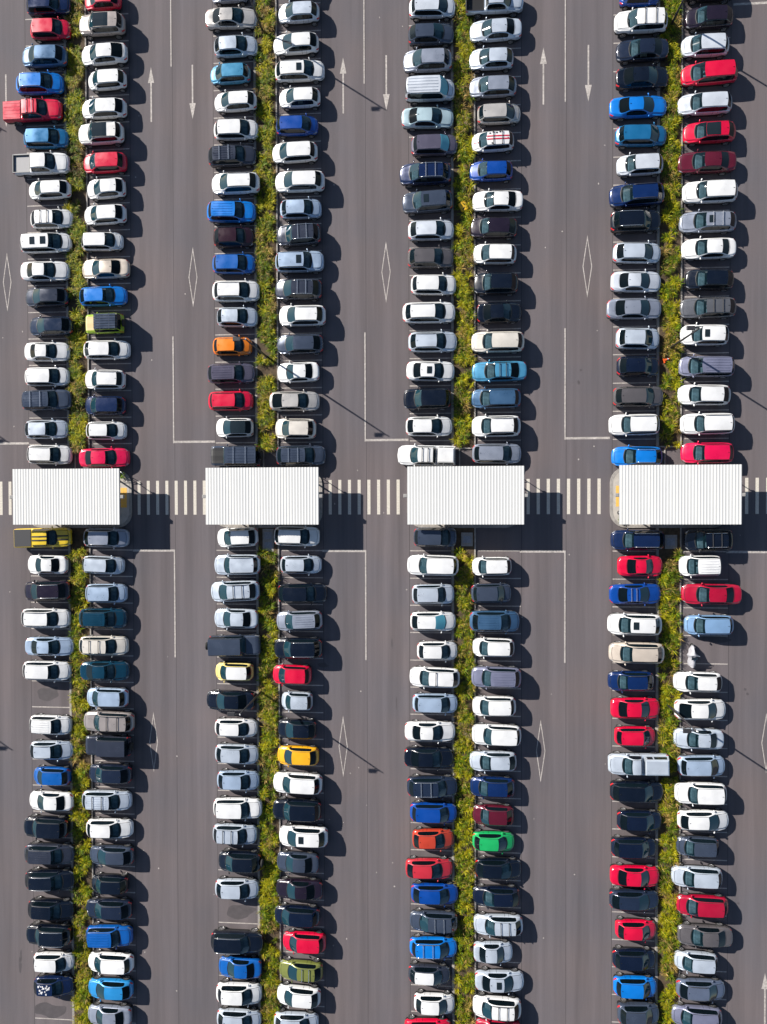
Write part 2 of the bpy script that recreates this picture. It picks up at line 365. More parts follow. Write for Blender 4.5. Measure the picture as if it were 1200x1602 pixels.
CL[1] = 'white ribbed canopy just below the slate grey off-roader with black bonnet, second from left'
for x, (a, b), l in zip(MOD, CAN, CL): canopy(x, a, b, l)
SL = ['thin signpost at top corner of the first canopy from the left', 'thin signpost at top corner of the second canopy from the left', 'thin signpost at top corner of the third canopy from the left', 'thin signpost at top corner of the fourth canopy from left']
for x, l in zip(MOD, SL):
    root = empty('sign_post', (x+4.18, -2.78, .125)); tag(root, l, 'sign post', 'signposts at the canopy corners')
    a = MB(); a.tube([(0, 0, 0), (0, 0, 2.2)], .035, 8); a.build('pole', M['steel'], root)
    a = MB(); a.box(-.06, .24, -.02, .02, 1.8, 2.25, ch=.01); a.build('sign_plate', M['steel'], root)
    a = MB(); a.tube([(-1.5, 0, 0), (-1.5, 0, .9), (-1.42, 0, .97), (-.12, 0, .97), (-.04, 0, .93)], .03, 8); a.build('handrail', M['steel'], root)
a = MB(); pts = [(-.45+.9*k/10, .25*math.sin(math.pi*k/10), .05+.85*math.sin(math.pi*k/10)**.6) for k in range(11)]
a.tube(pts, .035, 8)
tag(a.build('guard_hoop', M['chrome'], loc=(-22.75, -2.95, .125), rot=(0, 0, -.9)), 'bent steel guard hoop on the paving corner of the first canopy from the left', 'guard hoop')

# ---------------------------------------------------------------- lamp posts
def lamp(x, y, lab, head=1):
    root = empty('street_lamp', (x, y, .1)); tag(root, lab, 'street lamp', 'tall street lamps in the planted strips')
    H_ = 7.6
    a = MB(); a.tube([(0, 0, 0), (0, 0, H_*.5), (0, 0, H_)], .10, 10, r2=.06); a.build('pole', M['dark_steel'], root, smooth=True)
    a = MB(); a.box(-.16, .16, -.16, .16, 0, .03); a.tube([(0, 0, .03), (0, 0, .35)], .13, 10); a.build('base_plate', M['dark_steel'], root)
    a = MB(); a.tube([(0, 0, H_-.12), (-.35, 0, H_+.02), (-.4, 0, H_+.02)], .045, 8); a.build('arm', M['dark_steel'], root)
    a = MB(); a.box(-1.05, -.4, -.17, .17, H_-.04, H_+.08, ch=.04); hd = a.build('lamp_head', M['dark_steel'], root)
    a = MB(); a.box(-1.0, -.5, -.13, .13, H_-.06, H_-.043); a.build('lens', M['lamp_lens'], hd)
    a = MB(); a.tube([(0, 0, H_-.02), (.06, 0, H_+.16)], .05, 8); a.build('finial', M['white_band'], root)
lamp(-9.25, 37.45, 'street lamp at the very top of the second grass strip from the left')
lamp(-9.05, 7.85, 'street lamp in the second grass strip beside the orange small hatchback')
lamp(-9.70, -23.05, 'street lamp in the second grass strip leaning over the black sedan tail')
lamp(27.05, 36.1, 'street lamp at the top of the fourth grass strip beside white SUV with crossbars')
lamp(27.12, 8.0, 'street lamp in the fourth grass strip over the white wagon with sunroof')
lamp(26.95, -23.65, 'street lamp in the fourth grass strip over the white liftback with black rear glass')
for y, q in ((37.0, 'top'), (7.6, 'middle'), (-21.8, 'bottom')):
    lamp(-45.3, y, f'street lamp out of frame casting the {q} shadow at the left edge')

# ---------------------------------------------------------------- small things in the strips and bays
def pit(x, y, lab, two=False):
    root = empty('pit_cover', (x, y, .10)); tag(root, lab, 'pit cover', 'utility pit covers beside the canopies')
    h = 1.05 if two else .62
    a = MB(); a.box(-.52, .52, -h, h, -.08, .03, ch=.01); a.build('concrete_surround', M['concrete'], root)
    for yy in ((-.5, .45) if two else (0,)):
        b = MB(); b.box(-.34, .34, yy-.32, yy+.32, .031, .045, ch=.005); b.build('lid', M['lid'], root)
pit(-9.05, -9.05, 'concrete pit with two metal lids under the second canopy from the left', True)
pit(9.25, -8.95, 'concrete pit with one metal lid just below the third canopy from the left')
pit(27.25, -9.15, 'concrete pit with one metal lid just below the fourth canopy from left')
root = empty('traffic_cone', (26.55, 6.85, .22), .4); tag(root, 'orange traffic cone lying in grass beside the ink black hatchback', 'traffic cone')
a = MB()
n = 14; rr = [(0, .17), (.12, .145), (.3, .1), (.42, .075), (.62, .03)]
v = [(h, r*math.cos(2*math.pi*k/n), r*math.sin(2*math.pi*k/n)) for h, r in rr for k in range(n)]
f = [(i*n+k, i*n+(k+1) % n, (i+1)*n+(k+1) % n, (i+1)*n+k) for i in range(4) for k in range(n)]+[tuple(4*n+k for k in range(n))]
a.add(v, f); a.build('cone_body', M['orange'], root)
a = MB(); v = [(h, (r+.004)*math.cos(2*math.pi*k/n), (r+.004)*math.sin(2*math.pi*k/n)) for h, r in ((.3, .1), (.42, .075)) for k in range(n)]
a.add(v, [(k, (k+1) % n, n+(k+1) % n, n+k) for k in range(n)]); a.build('reflective_band', M['white_band'], root)
a = MB(); a.box(-.04, 0, -.2, .2, -.2, .2); a.build('base', M['orange'], root)
a = MB(); o = rrect(-.36, .36, -.42, .42, .14, 4); n = len(o)
a.add([(p_[0], p_[1], 0) for p_ in o]+[(p_[0]*.93, p_[1]*.93, .12) for p_ in o], [(k, (k+1) % n, n+(k+1) % n, n+k) for k in range(n)]+[tuple(n+k for k in range(n))], 0)
for (bx_, by_, an) in ((.1, .15, 1.9), (-.08, -.2, .5)):
    c_, s_ = math.cos(an), math.sin(an)
    a.add([(bx_+c_*q-s_*e, by_+s_*q+c_*e, .126) for q, e in ((-.15, -.05), (.15, -.05), (.15, .05), (-.15, .05))], [(0, 1, 2, 3)], 1)
tag(a.build('plastic_marker', [M['yellow_plastic'], M['black']], loc=(8.95, 20.95, .38), rot=(.08, .05, .5)), 'yellow plastic marker plate with two dark slots lying in the third grass strip', 'marker')
def shrub(x, y, r, lab, seed):
    rr = random.Random(seed); a = MB()
    for k in range(26):
        t = rr.uniform(0, 6.28); e = rr.uniform(.3, 1); p0 = Vector((rr.uniform(-.08, .08), rr.uniform(-.08, .08), 0)); p1 = Vector((math.cos(t)*r*e*.55, math.sin(t)*r*e*.55, .5*r+.15)); p2 = Vector((math.cos(t+rr.uniform(-.4, .4))*r*e, math.sin(t+rr.uniform(-.4, .4))*r*e, rr.uniform(.4, .95)*r+.25))
        a.tube([p0, p1, p2], .016, 4, r2=.006)
        for q in range(2):
            d = Vector((rr.uniform(-1, 1), rr.uniform(-1, 1), rr.uniform(0, .6)))*.28*r; a.tube([p1.lerp(p2, .5), p1.lerp(p2, .5)+d], .008, 4, r2=.004)
    tag(a.build('dry_shrub', M['twig'], loc=(x, y, .1)), lab, 'shrub', 'bare dry shrubs in the grass strips')
shrub(9.45, 15.9, .75, 'bare dry shrub beside the black SUV with the sixth column, third strip', 1)
shrub(-26.85, 25.3, .7, 'bare dry shrub in front of the white pickup with grey open tray', 2)
shrub(8.9, 28.4, .8, 'bare dry shrub beside the plum grey sedan with blue sun blind', 3)
shrub(9.3, -26.3, .8, 'bare dry shrub in the third strip beside the white sedan below the canopy', 4)
shrub(-26.9, -46.2, .8, 'long dry twigs in the first strip beside the black wagon near the bottom', 5)
def bush(x, y, r, lab, seed):
    rr = random.Random(seed); a = MB()
    for k in range(90):
        t = rr.uniform(0, 6.28); le = rr.uniform(.5, 1)*r; p0 = Vector((rr.uniform(-.1, .1), rr.uniform(-.1, .1), 0)); d = Vector((math.cos(t), math.sin(t), 0)); s_ = Vector((-d.y, d.x, 0))*.03
        p1 = p0+d*le*.5+Vector((0, 0, le*.8)); p2 = p0+d*le+Vector((0, 0, le*.7))
        a.add([p0-s_*.4, p0+s_*.4, p1-s_, p1+s_, p2], [(0, 1, 3, 2), (2, 3, 4)])
    tag(a.build('leafy_bush', M['leaf'], loc=(x, y, .125)), lab, 'bush', 'small green bushes on the paving corners')
M['leaf'] = noisy('leaf', (.11, .19, .015), .6, 4, .6, 1.4)
bush(-22.95, -2.95, .5, 'small green bush on the paving at top corner of the first canopy', 1)
bush(22.95, -7.2, .45, 'small green bush on the paving at bottom corner of the fourth canopy', 2)
# litter bin on the paving of the fourth canopy
root = empty('litter_bin', (22.75, -6.55, .125)); tag(root, 'small steel litter bin on the paving below yellow pads of the fourth canopy', 'litter bin')
a = MB(); a.tube([(0, 0, 0), (0, 0, .8)], .2, 14, r2=.23); a.build('bin_body', M['dark_steel'], root, smooth=False)
a = MB(); a.tube([(0, 0, .805), (0, 0, .85), (0, 0, .93)], .24, 14, r2=.12); a.build('bin_lid', M['chrome'], root)
# covered motorbike
root = empty('motorbike', (29.0, -19.2, 0)); tag(root, 'motorbike under a pale silver cover standing alone in an otherwise empty bay', 'motorbike')
pro = [(1.0, .05, .62, .35), (.85, .11, .8, .3), (.55, .20, .95, .2), (.25, .26, 1.1, .15), (.12, .50, 1.18, .5), (.0, .34, 1.12, .2), (-.2, .26, .98, .12), (-.5, .30, .9, .12), (-.85, .28, .85, .15), (-1.0, .15, .7, .3)]
v = []; f = []
for i, (y, w_, h_, lo) in enumerate(pro):
    for k in range(9):
        t = math.pi*k/8; xx = -w_*math.cos(t)*(1 if k in (0, 8) else .92); zz = lo+(h_-lo)*math.sin(t)**.7
        v.append((xx+.04*math.sin(i*2.3+k), y, zz))
for i in range(len(pro)-1):
    for k in range(8): f.append((i*9+k, i*9+k+1, (i+1)*9+k+1, (i+1)*9+k))
f += [tuple(range(9)), tuple((len(pro)-1)*9+k for k in range(9))[::-1]]
link('fabric_cover', mesh('fabric_cover', v, f, [M['cover']], smooth=True), root)
def wheel_y(y, par):
    a = MB(); n = 20
    v = [(sx*.06, y+r*math.cos(2*math.pi*k/n), .31+r*math.sin(2*math.pi*k/n)) for sx, r in ((-1, .22), (-1, .31), (1, .31), (1, .22)) for k in range(n)]
    a.add(v, [(i*n+k, i*n+(k+1) % n, ((i+1) % 4)*n+(k+1) % n, ((i+1) % 4)*n+k) for i in range(4) for k in range(n)]); a.build('wheel', M['tyre'], par)
wheel_y(.78, root); wheel_y(-.7, root)
a = MB(); a.tube([(-.42, .1, 1.08), (-.2, .16, 1.2), (.2, .16, 1.2), (.45, .08, 1.08)], .03, 6); a.build('handlebar', M['chrome'], root)
a = MB(); a.add([(-.26, .02, 1.19), (.22, .02, 1.19), (.24, -.26, 1.05), (-.26, -.26, 1.05)], [(0, 1, 2, 3)][::1]); a.add([(-.26, .02, 1.17), (.22, .02, 1.17), (.24, -.26, 1.03), (-.26, -.26, 1.03)], [(3, 2, 1, 0)]); a.build('windshield', M['glass'], root)

# ---------------------------------------------------------------- cars: one prototype of meshes per body shape
def lerp(p, u):
    if u <= p[0][0]: return p[0][1]
    for (a, b), (c, d) in zip(p, p[1:]):
        if u <= c: return b+(d-b)*(u-a)/(c-a)
    return p[-1][1]
TY = {  # L, W, H, z nose, z cowl, uc, uf, ur, ug, z glass foot, z tail, wheel u front, rear overhang, radius, glass base, glass top, belt
 'small': dict(L=3.85, W=1.68, H=1.52, zn=.72, zc=.98, uc=.66, uf=1.32, ur=3.35, ug=3.68, zg=1.02, zt=.92, fu=.72, ro=.58, R=.30, gb=.90, gt=.73, zb=.93),
 'hatch': dict(L=4.25, W=1.77, H=1.48, zn=.70, zc=.97, uc=.86, uf=1.62, ur=3.48, ug=3.98, zg=1.02, zt=.92, fu=.85, ro=.72, R=.32, gb=.90, gt=.72, zb=.92),
 'sedan': dict(L=4.60, W=1.80, H=1.45, zn=.68, zc=.95, uc=1.10, uf=1.90, ur=3.25, ug=3.92, zg=1.03, zt=.98, fu=.92, ro=.98, R=.32, gb=.90, gt=.70, zb=.90),
 'fastback': dict(L=4.55, W=1.80, H=1.46, zn=.68, zc=.95, uc=1.00, uf=1.80, ur=3.30, ug=4.22, zg=1.06, zt=1.0, fu=.90, ro=.85, R=.32, gb=.90, gt=.70, zb=.90),
 'coupe': dict(L=4.15, W=1.82, H=1.34, zn=.62, zc=.90, uc=1.05, uf=1.70, ur=2.65, ug=3.35, zg=1.0, zt=.92, fu=.85, ro=.80, R=.33, gb=.86, gt=.66, zb=.86),
 'suv': dict(L=4.60, W=1.87, H=1.68, zn=.88, zc=1.12, uc=1.02, uf=1.72, ur=3.98, ug=4.34, zg=1.16, zt=1.06, fu=.90, ro=.86, R=.36, gb=.90, gt=.73, zb=1.06),
 'wagon': dict(L=4.60, W=1.80, H=1.50, zn=.70, zc=.97, uc=1.00, uf=1.76, ur=3.98, ug=4.38, zg=1.02, zt=.92, fu=.90, ro=.90, R=.32, gb=.90, gt=.72, zb=.92),
 'mpv': dict(L=4.50, W=1.80, H=1.64, zn=.78, zc=1.02, uc=.72, uf=1.62, ur=4.02, ug=4.32, zg=1.08, zt=.98, fu=.88, ro=.80, R=.32, gb=.92, gt=.76, zb=.98),
 'van': dict(L=4.70, W=1.82, H=1.93, zn=.90, zc=1.12, uc=.66, uf=1.30, ur=4.50, ug=4.62, zg=1.15, zt=1.0, fu=.92, ro=.95, R=.33, gb=.95, gt=.86, zb=1.05),
 'box': dict(L=4.50, W=1.84, H=1.83, zn=1.00, zc=1.10, uc=1.25, uf=1.52, ur=4.32, ug=4.40, zg=1.15, zt=1.0, fu=.72, ro=.85, R=.38, gb=.93, gt=.84, zb=1.06, sq=1),
 'ute': dict(L=5.35, W=1.87, H=1.80, zn=.96, zc=1.18, uc=1.25, uf=1.90, ur=3.30, ug=3.55, zg=1.12, zt=1.10, fu=.95, ro=1.15, R=.38, gb=.90, gt=.72, zb=1.10, bed=1),
 'ute_single': dict(L=5.25, W=1.82, H=1.78, zn=.94, zc=1.16, uc=1.25, uf=1.95, ur=2.72, ug=2.95, zg=1.12, zt=1.10, fu=.95, ro=1.15, R=.37, gb=.90, gt=.72, zb=1.10, bed=1),
}
def variant(n, b, **k): TY[n] = {**TY[b], **k}
variant('hatch_b', 'hatch', uc=.98, uf=1.86, ur=3.55, ug=4.05, gt=.68, H=1.45, zn=.66)
variant('hatch_c', 'hatch', uc=.78, uf=1.50, ur=3.68, ug=3.98, gt=.75, H=1.53, zn=.74)
variant('small_b', 'small', uc=.76, uf=1.50, ur=3.22, ug=3.62, gt=.69)
variant('suv_b', 'suv', uc=.92, uf=1.74, ur=3.86, ug=4.30, gt=.69, zn=.84)
variant('suv_c', 'suv', uc=1.12, uf=1.74, ur=4.12, ug=4.38, gt=.77, zn=.94)
variant('sedan_b', 'sedan', uc=1.18, uf=2.02, ur=3.18, ug=3.86, gt=.66, zn=.64)
variant('wagon_b', 'wagon', uc=1.10, uf=1.90, ur=3.86, ug=4.34, gt=.69, zn=.67)
VAR = {'hatch': ('hatch', 'hatch_b', 'hatch_c'), 'small': ('small', 'small_b'), 'suv': ('suv', 'suv_b', 'suv_c'), 'sedan': ('sedan', 'sedan_b'), 'wagon': ('wagon', 'wagon_b')}
class Shape:
    def __init__(s, t):
        p = s.p = TY[t]; L = p['L']; s.W2 = p['W']/2; s.sq = p.get('sq', 0); s.bed = p.get('bed', 0)
        s.ru = L-p['ro']; zc, zn, H = p['zc'], p['zn'], p['H']
        top = [(0, zn-.16), (.08, zn-.02), (.35, zn+.09), (p['uc'], zc), (p['uf'], H-.045), ((p['uf']+p['ur'])/2, H), (p['ur'], H-.05)]
        if s.sq: top[4:] = [(p['uf'], H-.02), ((p['uf']+p['ur'])/2, H), (p['ur'], H-.02)]
        if s.bed: top += [(p['ug'], p['zb']+.02), (L, p['zb']+.02)]
        else: top += [(p['ug'], p['zg']), (L-.10, p['zt']), (L, p['zt']-.14)]
        s.top = top
        zb = p['zb']
        s.bel = [(0, zn-.24), (.10, zn-.10), (.4, zn+.0), (p['uc'], zc-.09), ((p['uf']+p['ur'])/2, zb), (p['ur'], zb+.03)]
        if s.bed: s.bel += [(L, zb)]
        else: s.bel += [(L-.14, min(p['zt']-.06, zb)), (L, p['zt']-.22)]
        if s.sq: s.wid = [(0, .86), (.1, .94), (.3, .985), (.8, 1), (L-.5, 1), (L-.1, .97), (L, .93)]
        elif s.bed: s.wid = [(0, .64), (.12, .80), (.35, .92), (.9, 1), (L-.3, 1), (L, .96)]
        else: s.wid = [(0, .52), (.07, .70), (.24, .86), (.46, .93), (.8, .98), (1.3, 1), (L-1.3, 1), (L-.7, .975), (L-.46, .945), (L-.24, .88), (L-.07, .74), (L, .58)]
    def sect(s, u):
        p = s.p; L = p['L']; R = p['R']; Ra = R+.055; w = s.W2*lerp(s.wid, u); sill = .24 if p['H'] < 1.6 else .32
        if u < .2 or u > L-.2: sill = sill+.02
        zl = sill
        for c in (p['fu'], s.ru):
            d = abs(u-c)
            if d < Ra-.001: zl = max(zl, R+math.sqrt(Ra*Ra-d*d))
        zt = lerp(s.top, u); zb = min(lerp(s.bel, u), zt-.03)
        z1_ = max(zl+.04, sill+(zb-sill)*.45); z2 = max(z1_+.03, zb-.09)
        k = w/s.W2; gb = p['gb']*s.W2*k; H = p['H']
        z5 = zb+(zt-zb)*.86; fr = max(0, min(1, (z5-zb)/(H-p['zb']-.05)))
        y5 = gb-(p['gb']-p['gt'])*s.W2*fr
        if fr < .2: y5 = gb-.08-.2*fr
        y6 = y5-.055; z6 = zt-(zt-z5)*.28
        return [(w*.955, zl), (w, z1_), (w*.985, z2), (w*.945, zb), (gb, zb+min(.02, (zt-zb)*.3)), (y5, z5), (y6, z6), (y5*.55, zt-.012*1), (0, zt)]
    def z(s, u, y):
        q = s.sect(u); y = abs(y); pts = sorted([(a, b) for a, b in q[4:]])
        return lerp(pts, y)
    def shift(s, u, y, idx):
        p = s.p; L = p['L']; t = (y/s.W2)**2
        if idx >= 4:
            f = 1 if u <= p['uf'] else max(0, 1-(u-p['uf'])/.6); r = 0 if s.bed else (1 if u >= p['ur'] else max(0, 1-(p['ur']-u)/.5))
        else:
            f = max(0, 1-u/.45); r = max(0, 1-(L-u)/.35)
        b = .05 if s.sq else (.30-.13*max(0, min(1, (u-p['uc'])/(p['uf']-p['uc']))) if idx >= 4 and u > .5 else .24); br = .03 if (s.sq or s.bed) else .17
        return u+b*f*t-br*r*t
    def stations(s):
        p = s.p; L = p['L']; Ra = p['R']+.055
        key = [0, p['uc'], p['uf'], p['ur'], p['ug'], L]
        um = p['uc']+.42*(p['uf']-p['uc']); s.um = um; s.us = p['ur']+(.10 if s.bed else .35*(p['ug']-p['ur']) if not s.sq else 0)
        key += [um]
        if not s.sq: key += [s.us]
        for c in (p['fu'], s.ru): key += [c-Ra, c-.72*Ra, c, c+.72*Ra, c+Ra]
        key += [.07, .24, .46, L-.24, L-.07, (p['uf']+p['ur'])/2]
        if s.bed: key += [p['ug']+.10]
        out = []
        for k in key:
            if all(abs(k-q) > .045 for q in out) and 0 <= k <= L: out.append(k)
        return sorted(out)
def split_meshes(t):
    s = Shape(t); p = s.p; L = p['L']; S = s.stations(); n = 9
    near = lambda a: min(S, key=lambda q: abs(q-a))
    uc, uf, ur, ug, um, us = map(near, (p['uc'], p['uf'], p['ur'], p['ug'], s.um, s.us))
    V = []; idx = {}
    for i, u in enumerate(S):
        for j, (y, z) in enumerate(s.sect(u)):
            for side in ((1, -1) if j < 8 else (1,)):
                uu = s.shift(u, y, j)
                if i == 0: uu += (.10, .0, .0, .04, .06, .07, .07, .07, .06)[j]
                if i == len(S)-1: uu -= (.10, .0, .0, .03, .05, .05, .05, .05, .05)[j]
                idx[i, j, side] = len(V); V.append((L/2-uu, side*y, z))
                if j == 8: idx[i, j, -1] = idx[i, j, 1]
    F = []; Mi = []
    bedu = near(ug+.10) if s.bed else 99
    for i in range(len(S)-1):
        a, b = S[i], S[i+1]; m_ = (a+b)/2
        for j in range(8):
            for side in (1, -1):
                q = [idx[i, j, side], idx[i, j+1, side], idx[i+1, j+1, side], idx[i+1, j, side]]
                if side == -1: q = q[::-1]
                k = 0
                if j >= 6:
                    if uc < m_ < uf: k = 1
                    elif uf < m_ < ur: k = 5
                    elif ur < m_ < ug: k = 2
                elif j == 4 and um < m_ < us: k = 3 if side == 1 else 4
                elif j == 2 and .07 < m_ < .46 or (j == 3 and .07 < m_ < .24): k = 6 if side == 1 else 7
                elif j in (2, 3) and m_ > L-.24 and m_ < L-.02 and not (s.bed and j == 3): k = 8 if side == 1 else 9
                if j == 0: k = 10
                if s.bed and j >= 4 and m_ > bedu: continue
                F.append(q); Mi.append(k)
    for i, fl in ((0, 0), (len(S)-1, 1)):
        for j in range(8):
            if s.bed and i and j >= 3: continue
            q = [idx[i, j, 1], idx[i, j, -1], idx[i, j+1, -1], idx[i, j+1, 1]]
            if j == 7: q = [idx[i, 7, 1], idx[i, 7, -1], idx[i, 8, 1]]
            if fl: q = q[::-1]
            F.append(q); Mi.append(10 if (j == 1 and not fl) or j == 0 else 0)
    me = mesh('cage', V, F, (), None)
    while len(me.materials) < 11: me.materials.append(None)
    me.polygons.foreach_set('material_index', Mi)
    # crease the borders between parts and the open lower edge
    em = {}
    for pl in me.polygons:
        for e in pl.edge_keys: em.setdefault(e, []).append(pl.material_index)
    cr_ = me.attributes.new('crease_edge', 'FLOAT', 'EDGE')
    for e in me.edges:
        q = em.get(tuple(sorted(e.vertices)), [0])
        cr_.data[e.index].value = 1.0 if len(q) == 1 else (.75 if q[0] != q[1] and 10 not in q else (.25 if s.sq else 0))
    o = bpy.data.objects.new('cage', me); C.objects.link(o)
    md = o.modifiers.new('s', 'SUBSURF'); md.levels = 2; md.render_levels = 2
    dg = bpy.context.evaluated_depsgraph_get(); ev = o.evaluated_get(dg); m2 = bpy.data.meshes.new_from_object(ev)
    co = np.zeros(len(m2.vertices)*3); m2.vertices.foreach_get('co', co); co = co.reshape(-1, 3)
    parts = {}
    for pl in m2.polygons: parts.setdefault(pl.material_index, []).append(tuple(pl.vertices))
    bpy.data.objects.remove(o)
    names = {0: 'body', 1: 'windscreen', 2: 'rear_window', 3: 'side_window', 4: 'side_window', 5: 'roof', 6: 'headlight', 7: 'headlight', 8: 'tail_light', 9: 'tail_light'}
    res = {}
    def sub(keys, mats, mi_=None):
        v = []; f = []; mp = {}; mm = []
        for kk in keys:
            for q in parts.get(kk, []):
                r = []
                for a in q:
                    if a not in mp: mp[a] = len(v); v.append(tuple(co[a]))
                    r.append(mp[a])
                f.append(r); mm.append(1 if kk == 10 else 0)
        return v, f, mm
    for k, nm in names.items():
        if k == 0:
            v, f, mm = sub([0, 10], None)
            mb = MB(); mb.v = v; mb.f = [tuple(q) for q in f]; mb.m = mm
            nb = len(mb.f)
            mb.box(-L/2+.2, L/2-.25, -(s.W2-.26), s.W2-.26, .2, p['zb']-.34, 1)
            W_ = s.W2; hu = .26 if not s.sq else .15; y_ = W_*(.70 if not s.sq else .80)
            for sy in (1, -1):
                patch(s, mb, hu, p['uc']-.04, sy*y_-.010, sy*y_+.010, .004, 8, 1, 1)           # bonnet shut lines
                yr = s.sect((p['uf']+p['ur'])/2)[6][0]+.012
                patch(s, mb, p['uf']+.02, p['ur']-.02, sy*yr-.011, sy*yr+.011, .006, 8, 1, 1)   # roof gutters
                for ud in (s.um+.02, (p['uf']+p['ur'])/2+.02, min(p['ur'], s.ru-.42) if not s.bed else p['ur']+.02):
                    q = s.sect(ud); zz = [q[1][1]-.12, q[1][1], q[2][1], q[3][1]]; yy = [q[1][0]-.005, q[1][0], q[2][0], q[3][0]]
                    v_ = [(L/2-ud+dx, sy*(y0+.004), z0) for y0, z0 in zip(yy, zz) for dx in (-.009, .009)]
                    mb.add(v_, [(2*i, 2*i+1, 2*i+3, 2*i+2) for i in range(3)], 1)
            patch(s, mb, hu-.02, hu, -y_, y_, .004, 1, 8, 1); patch(s, mb, p['uc']-.05, p['uc']+.015, -y_, y_, .005, 1, 8, 1)
            if not s.bed: patch(s, mb, p['ug']+.02, p['ug']+.04, -y_, y_, .004, 1, 8, 1)
            nx = len(mb.f)-nb-6
            me_ = mb.mesh(nm, [paint('white'), M['black']]); me_.polygons.foreach_set('use_smooth', [True]*nb+[False]*(6+nx))
        else:
            v, f, mm = sub([k], None)
            me_ = mesh(nm, v, f, [{1: M['screen'], 2: M['tint'], 3: M['tint'], 4: M['tint'], 5: paint('white'), 6: M['lamp_lens'], 7: M['lamp_lens'], 8: M['red_lens'], 9: M['red_lens']}[k]], smooth=True)
        res[k] = (nm, me_)
    bpy.data.meshes.remove(m2)
    return s, res
def patch(s, mb, u0, u1, y0, y1, dz=.022, nu=6, ny=6, m=0, bow=True):
    L = s.p['L']; v = []
    for i in range(nu+1):
        u = u0+(u1-u0)*i/nu
        for j in range(ny+1):
            y = y0+(y1-y0)*j/ny; v.append((L/2-(s.shift(u, y, 5) if bow else u), y, s.z(u, y)+dz))
    n = len(v); w_ = ny+1
    f = [(i*w_+j, (i+1)*w_+j, (i+1)*w_+j+1, i*w_+j+1)[::-1] for i in range(nu) for j in range(ny)]
    rim = [j for j in range(w_)]+[i*w_+ny for i in range(1, nu+1)]+[nu*w_+j for j in range(ny-1, -1, -1)]+[i*w_ for i in range(nu-1, 0, -1)]
    v += [(v[r][0], v[r][1], v[r][2]-.03) for r in rim]
    k = len(rim); f += [(rim[q], rim[(q+1) % k], n+(q+1) % k, n+q) for q in range(k)]
    mb.add(v, f, m)
def wheel_meshes(R):
    t = MB(); n = 24; w = .105
    prof = [(-w*.8, R*.66), (-w, R*.80), (-w*.92, R*.96), (-w*.5, R), (w*.5, R), (w*.92, R*.96), (w, R*.80), (w*.8, R*.66)]
    v = [(r*math.cos(2*math.pi*k/n), y, r*math.sin(2*math.pi*k/n)) for y, r in prof for k in range(n)]
    t.add(v, [(i*n+k, (i+1)*n+k, (i+1)*n+(k+1) % n, i*n+(k+1) % n) for i in range(len(prof)-1) for k in range(n)])
    t.add([(R*.66*math.cos(2*math.pi*k/n), -w*.3, R*.66*math.sin(2*math.pi*k/n)) for k in range(n)], [tuple(range(n))])
    r = MB()
    v = [(q*math.cos(2*math.pi*k/n), y, q*math.sin(2*math.pi*k/n)) for y, q in ((w*.8, R*.68), (w*.86, R*.62), (w*.3, R*.60)) for k in range(n)]
    r.add(v, [(i*n+k, (i+1)*n+k, (i+1)*n+(k+1) % n, i*n+(k+1) % n) for i in range(2) for k in range(n)])
    for k in range(5):
        a = 2*math.pi*k/5; c, s_ = math.cos(a), math.sin(a)
        pt = lambda q, e, y: (q*c-e*s_, y, q*s_+e*c)
        r.add([pt(0, -.035, w*.72), pt(0, .035, w*.72), pt(R*.63, .045, w*.72), pt(R*.63, -.045, w*.72), pt(0, -.035, w*.5), pt(0, .035, w*.5), pt(R*.63, .045, w*.5), pt(R*.63, -.045, w*.5)],
              [(0, 1, 2, 3)[::-1], (0, 1, 5, 4), (1, 2, 6, 5), (2, 3, 7, 6), (3, 0, 4, 7)])
    return t.mesh('wheel', [M['tyre']], True), r.mesh('rim', [M['alloy']])
PRO = {}
